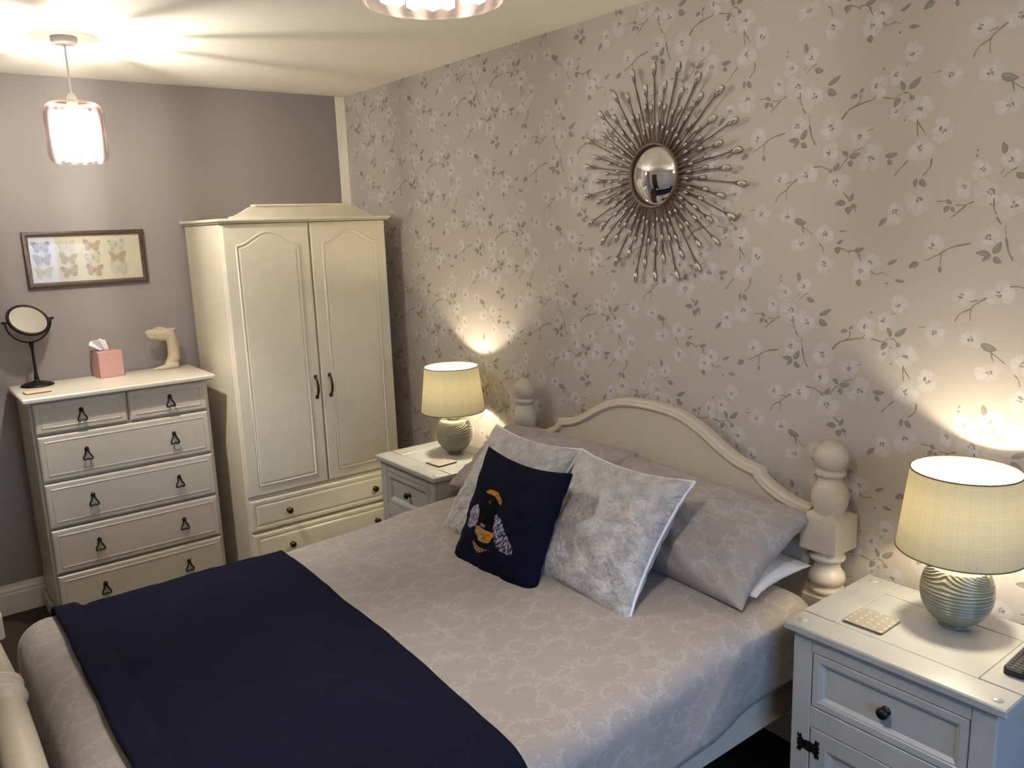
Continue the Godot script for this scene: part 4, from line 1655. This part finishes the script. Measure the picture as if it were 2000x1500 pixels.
# ---------------------------------------------------------------- on the chest
func build_chest_things():
	var y := 1.0569
	# mirror on a stand
	var t := thing("vanity_mirror", "round dark metal mirror on a stand, tilted towards the ceiling, on the chest", "mirror", Vector3(-1.655, y, 0.105), 0.3)
	var b := Mb.new()
	b.lathe(V2([0.066, 0.0, 0.067, 0.003, 0.064, 0.007, 0.05, 0.013, 0.03, 0.018, 0.014, 0.022, 0.009, 0.03]), 40)
	obj("base", b, M.iron, t)
	b = Mb.new()
	b.lathe(V2([0.009, 0.028, 0.0105, 0.034, 0.0085, 0.045, 0.0062, 0.06, 0.006, 0.165, 0.0085, 0.18, 0.0105, 0.19, 0.008, 0.198]), 20)
	obj("stem", b, M.iron, t)
	var c := Vector3(0, 0.291, 0)
	b = Mb.new()
	var arc := []
	for i in 33:
		var a := PI + PI * i / 32.0
		arc.append(c + Vector3(cos(a) * 0.0965, sin(a) * 0.0955, 0))
	b.tube(arc, 0.0035, 8)
	for s in [-1.0, 1.0]:
		b.ball(c + Vector3(s * 0.103, 0, 0), Vector3(0.008, 0.006, 0.006), 12)
		b.tube([c + Vector3(s * 0.086, 0, 0), c + Vector3(s * 0.1, 0, 0)], 0.0032, 8)
	obj("yoke", b, M.iron, t)
	var tilt := Transform3D(Basis(Vector3.RIGHT, deg_to_rad(-42)) * TO_FRONT, c)
	b = Mb.new()
	b.xf = tilt
	b.lathe(V2([0.0, -0.009, 0.076, -0.009, 0.084, -0.005, 0.0865, 0.0, 0.085, 0.006, 0.08, 0.0085, 0.075, 0.007, 0.0735, 0.0045]), 56, false, false)
	obj("rim", b, M.iron, t)
	b = Mb.new()
	b.xf = tilt
	b.lathe(V2([0.0745, 0.0035, 0.0745, 0.0042, 0.074, 0.0045]), 56)
	obj("glass", b, M.mirror_glass, t)
	# tissues
	t = thing("tissue_box", "pink speckled cube tissue box with white tissue pulled up", "tissue box", Vector3(-1.358, y, 0.085), 0.13)
	b = Mb.new()
	b.box(Vector3(-0.053, 0.0, -0.053), Vector3(0.053, 0.121, 0.053), 0.002)
	obj("box", b, M.tissue_box, t)
	b = Mb.new()
	var sheet := func(u: float, v: float) -> Vector3:
		var a := (u - 0.5) * 2.0
		var w := lerpf(0.022, 0.042, v)
		return Vector3(-0.004 + a * w - 0.030 * v, 0.1235 + 0.058 * v * (1.0 - 0.35 * absf(a - 0.25)) , 0.016 * sin(a * 5.0 + v) * (0.35 + v) + 0.004 * sin(u * 17.0))
	_sheet(b, sheet, 30, 14, 0.0012, func(u, v): return Vector2(u, v))
	obj("tissue", b, M.tissue, t)
	# carved horse head
	b = Mb.new()
	var bones := [
		[Vector3(-0.068, 0.004, 0.0), 0.006, Vector3(0.030, 0.010, 0.0), 0.018],
		[Vector3(-0.040, 0.005, 0.012), 0.010, Vector3(0.028, 0.012, 0.010), 0.020],
		[Vector3(-0.004, 0.010, 0.0), 0.017, Vector3(0.030, 0.050, 0.0), 0.027],
		[Vector3(0.030, 0.050, 0.0), 0.027, Vector3(0.031, 0.100, 0.0), 0.025],
		[Vector3(0.031, 0.100, 0.0), 0.025, Vector3(0.024, 0.152, 0.0), 0.026],
		[Vector3(0.026, 0.166, 0.0), 0.022, Vector3(-0.006, 0.172, 0.0), 0.026],
		[Vector3(0.008, 0.156, 0.0), 0.022, Vector3(-0.022, 0.158, 0.0), 0.020],
		[Vector3(-0.006, 0.174, 0.0), 0.025, Vector3(-0.045, 0.178, 0.0), 0.021],
		[Vector3(-0.030, 0.162, 0.0), 0.017, Vector3(-0.066, 0.162, 0.0), 0.013],
		[Vector3(-0.045, 0.178, 0.0), 0.020, Vector3(-0.078, 0.180, 0.0), 0.0165],
		[Vector3(-0.084, 0.184, 0.008), 0.008, Vector3(-0.088, 0.183, 0.007), 0.006],
		[Vector3(-0.080, 0.166, 0.004), 0.009, Vector3(-0.070, 0.160, 0.004), 0.009],
		[Vector3(-0.034, 0.198, 0.012), 0.007, Vector3(-0.014, 0.197, 0.014), 0.008],
		[Vector3(-0.034, 0.198, -0.012), 0.007, Vector3(-0.014, 0.197, -0.014), 0.008],
		[Vector3(0.022, 0.186, 0.012), 0.009, Vector3(0.042, 0.190, 0.018), 0.004],
		[Vector3(0.022, 0.186, -0.012), 0.009, Vector3(0.042, 0.190, -0.018), 0.004],
		[Vector3(0.046, 0.172, 0.0), 0.007, Vector3(0.056, 0.110, 0.0), 0.006],
		[Vector3(0.056, 0.110, 0.0), 0.006, Vector3(0.055, 0.050, 0.0), 0.006],
	]
	_nets(b, bones, 0.0028, 0.005)
	var o := obj("horse_head_carving", b, M.stone_cream)
	o.position = Vector3(-1.088, y, 0.085)
	o.rotation.y = 0.12
	tag(o, "cream carved horse head on a curved neck, beside the wardrobe on the chest", "sculpture")
	# flat plaque
	b = Mb.new()
	b.box(Vector3(-0.048, 0.0003, -0.033), Vector3(0.048, 0.0045, 0.033), 0.001)
	t = thing("coaster", "thin pinkish rectangular coaster with brown edge before the vanity mirror", "coaster", Vector3(-1.683, y, 0.295), 0.1)
	obj("board", b, M.cork, t)
	b = Mb.new()
	b.box(Vector3(-0.0475, 0.0046, -0.0325), Vector3(0.0475, 0.0054, 0.0325), 0.0004)
	obj("face", b, M.card, t)

# smooth union of tapered capsules, meshed as surface nets
func _nets(b: Mb, bones: Array, cell: float, blend: float):
	var lo := Vector3(9, 9, 9)
	var hi := -lo
	for q in bones:
		for k in [0, 2]:
			lo = lo.min(q[k] - Vector3.ONE * (q[k + 1] + 0.012))
			hi = hi.max(q[k] + Vector3.ONE * (q[k + 1] + 0.012))
	lo.y = -cell * 1.5
	var n := Vector3i(((hi - lo) / cell).ceil()) + Vector3i.ONE
	var f := PackedFloat32Array()
	f.resize(n.x * n.y * n.z)
	for z in n.z:
		for y in n.y:
			for x in n.x:
				var p := lo + Vector3(x, y, z) * cell
				var acc := 0.0
				for q in bones:
					var d: Vector3 = q[2] - q[0]
					var s := clampf((p - q[0]).dot(d) / d.length_squared(), 0.0, 1.0)
					var dist: float = p.distance_to(q[0] + d * s) - lerpf(q[1], q[3], s)
					acc += exp(-dist / blend * 2.5)
				f[x + n.x * (y + n.y * z)] = maxf(-log(maxf(acc, 1e-20)) * blend / 2.5, 0.0004 - p.y)
	var vert := {}
	for z in n.z - 1:
		for y in n.y - 1:
			for x in n.x - 1:
				var sum := Vector3.ZERO
				var cnt := 0
				for e in 12:
					var ax := e / 4
					var o := Vector3i.ZERO
					o[(ax + 1) % 3] = e & 1
					o[(ax + 2) % 3] = (e >> 1) & 1
					var p := Vector3i(x, y, z) + o
					var r := p
					r[ax] += 1
					var fa := f[p.x + n.x * (p.y + n.y * p.z)]
					var fb := f[r.x + n.x * (r.y + n.y * r.z)]
					if (fa < 0.0) != (fb < 0.0):
						sum += Vector3(p).lerp(Vector3(r), fa / (fa - fb))
						cnt += 1
				if cnt:
					vert[Vector3i(x, y, z)] = lo + sum / cnt * cell
	b.smooth(true)
	for z in range(1, n.z - 1):
		for y in range(1, n.y - 1):
			for x in range(1, n.x - 1):
				for ax in 3:
					var p := Vector3i(x, y, z)
					var r := p
					r[ax] += 1
					var fa := f[p.x + n.x * (p.y + n.y * p.z)]
					var fb := f[r.x + n.x * (r.y + n.y * r.z)]
					if (fa < 0.0) == (fb < 0.0):
						continue
					var u := Vector3i.ZERO
					var w := Vector3i.ZERO
					u[(ax + 1) % 3] = 1
					w[(ax + 2) % 3] = 1
					var c := [p - u - w, p - w, p, p - u]
					if fa < 0.0:
						b.quad(vert[c[0]], vert[c[1]], vert[c[2]], vert[c[3]])
					else:
						b.quad(vert[c[3]], vert[c[2]], vert[c[1]], vert[c[0]])
	b.smooth(false)


# ---------------------------------------------------------------- picture of butterflies
func build_picture():
	var t := thing("framed_picture", "brown framed picture of twelve paper butterflies in rows on the grey wall", "picture", Vector3(-1.369, 1.604, 0.003), 0.0)
	var w := 0.253
	var h := 0.1235
	var b := Mb.new()
	var f := 0.021
	b.mould(Array(rect(-w, -h, w, h)), [Vector2(0.0, 0.0), Vector2(0.0, 0.018), Vector2(0.002, 0.02), Vector2(f - 0.003, 0.02), Vector2(f, 0.017), Vector2(f, 0.004)], true)
	obj("frame", b, M.wood_frame, t)
	b = Mb.new()
	b.box(Vector3(-w + 0.004, -h + 0.004, 0.001), Vector3(w - 0.004, h - 0.004, 0.006), 0.0005)
	obj("backing", b, M.paper_cream, t)
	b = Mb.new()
	b.box(Vector3(-w + f, -h + f, 0.0062), Vector3(-w + f + 0.106, h - f, 0.0068), 0.0002)  # thin pale lilac panel over the left quarter of the backing
	obj("pale_panel", b, M.pale_lilac, t).set_meta("label", "pale lilac panel over the left quarter of the picture")
	var mats := [M.wing_grey, M.wing_pale, M.wing_tan, M.wing_pale, M.wing_grey, M.wing_tan, M.wing_pale, M.wing_tan, M.wing_pale, M.wing_tan, M.wing_tan, M.wing_pale]
	for j in 3:
		for i in 4:
			var k := j * 4 + i
			var c := Vector3(-w + f + 0.049 + i * 0.1035, 0.056 - j * 0.056, 0.0072)
			var o := MeshInstance3D.new()
			b = Mb.new()
			var tilt := 0.12 * sin(k * 2.3)
			for s in [-1.0, 1.0]:
				b.xf = Transform3D((Basis(Vector3.BACK, tilt) * Basis(Vector3.UP, -s * 0.2)).scaled(Vector3.ONE * 1.15), c)
				var up := V2([0.001, 0.003, 0.008, 0.012, 0.018, 0.021, 0.029, 0.023, 0.033, 0.018, 0.029, 0.006, 0.022, -0.001, 0.010, -0.003, 0.001, -0.003])
				var dn := V2([0.001, -0.002, 0.012, -0.003, 0.022, -0.003, 0.026, -0.010, 0.022, -0.019, 0.015, -0.022, 0.008, -0.018, 0.003, -0.010])
				for q in [up, dn]:
					var poly := PackedVector2Array()
					for p in q:
						poly.append(Vector2(p.x * s, p.y))
					b.prism(poly, 0.0, 0.0008, 0.0)
			o = obj("butterfly", b, mats[k], t)
			b = Mb.new()
			b.xf = Transform3D(Basis(Vector3.BACK, tilt), c)
			b.tube([Vector3(0, 0.010, 0.0012), Vector3(0, 0.004, 0.0016), Vector3(0, -0.012, 0.0012)], [0.0009, 0.0015, 0.0008], 6)
			for s in [-1.0, 1.0]:
				b.tube([Vector3(0, 0.009, 0.0012), Vector3(s * 0.004, 0.015, 0.0018), Vector3(s * 0.009, 0.019, 0.002)], 0.0004, 4)
				if k % 3 == 0 or k == 10:
					b.ball(Vector3(s * 0.027, 0.018, 0.0065), Vector3(0.004, 0.003, 0.0006), 8)
					b.ball(Vector3(s * 0.018, -0.017, 0.0045), Vector3(0.003, 0.002, 0.0006), 8)
			obj("butterfly_body", b, M.wing_edge if k % 3 == 0 or k == 10 else M.wing_tan, o)
	b = Mb.new()
	b.box(Vector3(-w + 0.018, -h + 0.018, 0.0155), Vector3(w - 0.018, h - 0.018, 0.0165), 0.0003)
	obj("glazing", b, M.window_glass, t)


# ---------------------------------------------------------------- sunburst mirror
func build_sunburst():
	var t := thing("sunburst_mirror", "bronze sunburst wall mirror with small convex glass and crystal tipped rays", "mirror", Vector3(-0.002, 1.834, 2.282), -PI / 2)
	var b := Mb.new()
	b.xf = Transform3D(TO_FRONT, Vector3.ZERO)
	b.lathe(V2([0.098, 0.0, 0.105, 0.004, 0.110, 0.014, 0.111, 0.026, 0.108, 0.034, 0.1035, 0.036, 0.100, 0.033, 0.099, 0.026]), 64, false, false)
	obj("rim", b, M.bronze, t)
	b = Mb.new()
	b.xf = Transform3D(TO_FRONT, Vector3.ZERO)
	b.lathe(V2([0.0, 0.0, 0.1, 0.0, 0.1, 0.012, 0.0, 0.012]), 48, false, false)
	obj("backplate", b, M.bronze, t)
	b = Mb.new()
	b.xf = Transform3D(TO_FRONT, Vector3.ZERO)
	var dome := []
	var big := 0.155
	for i in 25:
		var a := asin(0.0995 / big) * (1.0 - i / 24.0)
		dome.append(Vector2(sin(a) * big, 0.024 + cos(a) * big - sqrt(big * big - 0.0995 * 0.0995)))
	b.lathe(dome, 64, false, false)
	obj("convex_glass", b, M.mirror_glass, t)
	# rays in four lengths, each a wire that opens into a loop holding a crystal
	var kinds := [[22, 0.0, 0.355, 0.0180, 0.018], [22, 0.5, 0.295, 0.0165, 0.022], [44, 0.25, 0.224, 0.0115, 0.026], [44, 0.0, 0.16, 0.0095, 0.030]]
	var rng := RandomNumberGenerator.new()
	rng.seed = 4
	for q in kinds:
		var n: int = q[0]
		var tip: float = q[2]
		var r: float = q[3]
		for v in 3:          # three slightly different lengths of each
			var l: float = tip + [0.0, 0.009, -0.009][v]
			b = Mb.new()
			b.tube([Vector3(0, 0.104, 0), Vector3(0, l - r * 2.2, 0)], 0.0021, 6)
			var loop := []
			for i in 20:
				var a := TAU * i / 20
				var y := cos(a)
				loop.append(Vector3(sin(a) * r * 0.62 * (0.62 + 0.38 * y) , l + y * r * 1.35 - r * 0.85, 0))
			b.tube(loop, 0.0019, 6, true)
			var ray := b.mesh()
			b = Mb.new()
			b.ball(Vector3(0, l - r * 0.4, 0.001), Vector3(r * 0.5, r * 0.95, r * 0.5), 14)
			var gem := b.mesh()
			for k in n:
				if k % 3 != v:
					continue
				var a: float = TAU * (k + float(q[1])) / n + rng.randf_range(-0.02, 0.02)
				var o := obj("ray", ray, M.bronze, t)
				o.transform = Transform3D(Basis(Vector3.BACK, a), Vector3(0, 0, q[4]))
				obj("crystal", gem, M.crystal, o)


# ---------------------------------------------------------------- pendant lights
func pendant(at: Vector3, label: String):
	var t := thing("pendant_light", label, "pendant light", at, 0.0, "pendant lights on the ceiling")
	var b := Mb.new()
	b.lathe(V2([0.0, -0.027, 0.03, -0.027, 0.038, -0.025, 0.0415, -0.02, 0.044, -0.004, 0.044, -0.0005]), 40, false, true)
	obj("ceiling_rose", b, M.plastic_white, t)
	b = Mb.new()
	b.tube([Vector3(0, -0.026, 0), Vector3(0, -0.2, 0)], 0.0035, 8)
	obj("cord", b, M.plastic_white, t)
	b = Mb.new()
	b.lathe(V2([0.006, -0.19, 0.012, -0.196, 0.017, -0.205, 0.019, -0.225, 0.019, -0.25]), 24)
	obj("bulb_holder", b, M.plastic_white, t)
	# smoky outer glass, open below
	b = Mb.new()
	var prof := V2([0.086, -0.436, 0.094, -0.428, 0.1, -0.412, 0.102, -0.39, 0.102, -0.275, 0.1, -0.255, 0.093, -0.238, 0.082, -0.228, 0.07, -0.224, 0.05, -0.223])
	b.lathe(spline(prof, 3), 56, false, false)
	obj("glass_shade", b, M.smoke_glass, t)
	for q in [[0.05, -0.223]]:
		b = Mb.new()
		var ring := []
		for k in 56:
			ring.append(Vector3(cos(TAU * k / 56) * q[0], q[1], sin(TAU * k / 56) * q[0]))
		b.tube(ring, 0.0028, 7, true)
		obj("shade_ring", b, M.bronze, t)
	b = Mb.new()
	for k in 3:
		var a := TAU * k / 3 + 0.5
		b.tube([Vector3(cos(a) * 0.017, -0.223, sin(a) * 0.017), Vector3(cos(a) * 0.05, -0.223, sin(a) * 0.05)], 0.0016, 6)
	obj("fitter", b, M.bronze, t)
	# cut crystal rods round the bulb
	for k in 18:
		var a := TAU * (k + 0.15 * sin(k * 2.7)) / 18
		b = Mb.new()
		b.xf = Transform3D(Basis(Vector3.UP, -a), Vector3(cos(a) * 0.069, 0, sin(a) * 0.069))
		_rod(b)
		obj("crystal_rod", b, M.crystal_rod, t)
	for y in [-0.254, -0.424]:       # frosted discs added inside the crystal rods to shape the light
		b = Mb.new()
		b.lathe(V2([0.0195, y, 0.043, y, 0.043, y + 0.003, 0.0195, y + 0.003, 0.0195, y]), 40, false, false)
		obj("shaping_disc", b, M.frosted_disc, t)
	b = Mb.new()
	b.ball(Vector3(0, -0.325, 0), Vector3(0.03, 0.034, 0.03), 24)
	b.tube([Vector3(0, -0.25, 0), Vector3(0, -0.296, 0)], [0.013, 0.019], 14)
	obj("bulb", b, M.bulb, t)
	var l := OmniLight3D.new()
	l.name = "pendant_glow"
	l.position = Vector3(0, -0.325, 0)
	l.light_color = PENDANT_COLOR
	l.light_energy = PENDANT_ENERGY
	l.light_size = 0.024
	l.omni_range = 9.0
	l.omni_attenuation = 2.0
	l.shadow_enabled = true
	t.add_child(l)

func _rod(b: Mb):
	var s := 0.0100
	var rows := [[0.0, -0.43], [s, -0.425], [s, -0.335], [s * 0.75, -0.33], [s, -0.325], [s, -0.262], [s * 0.4, -0.252]]
	b.smooth(false)
	for i in rows.size() - 1:
		for k in 6:
			var a := TAU * k / 6
			var c := TAU * (k + 1) / 6
			var p: Array = rows[i]
			var q: Array = rows[i + 1]
			b.quad(Vector3(cos(a) * p[0], p[1], -sin(a) * p[0]), Vector3(cos(c) * p[0], p[1], -sin(c) * p[0]), Vector3(cos(c) * q[0], q[1], -sin(c) * q[0]), Vector3(cos(a) * q[0], q[1], -sin(a) * q[0]))
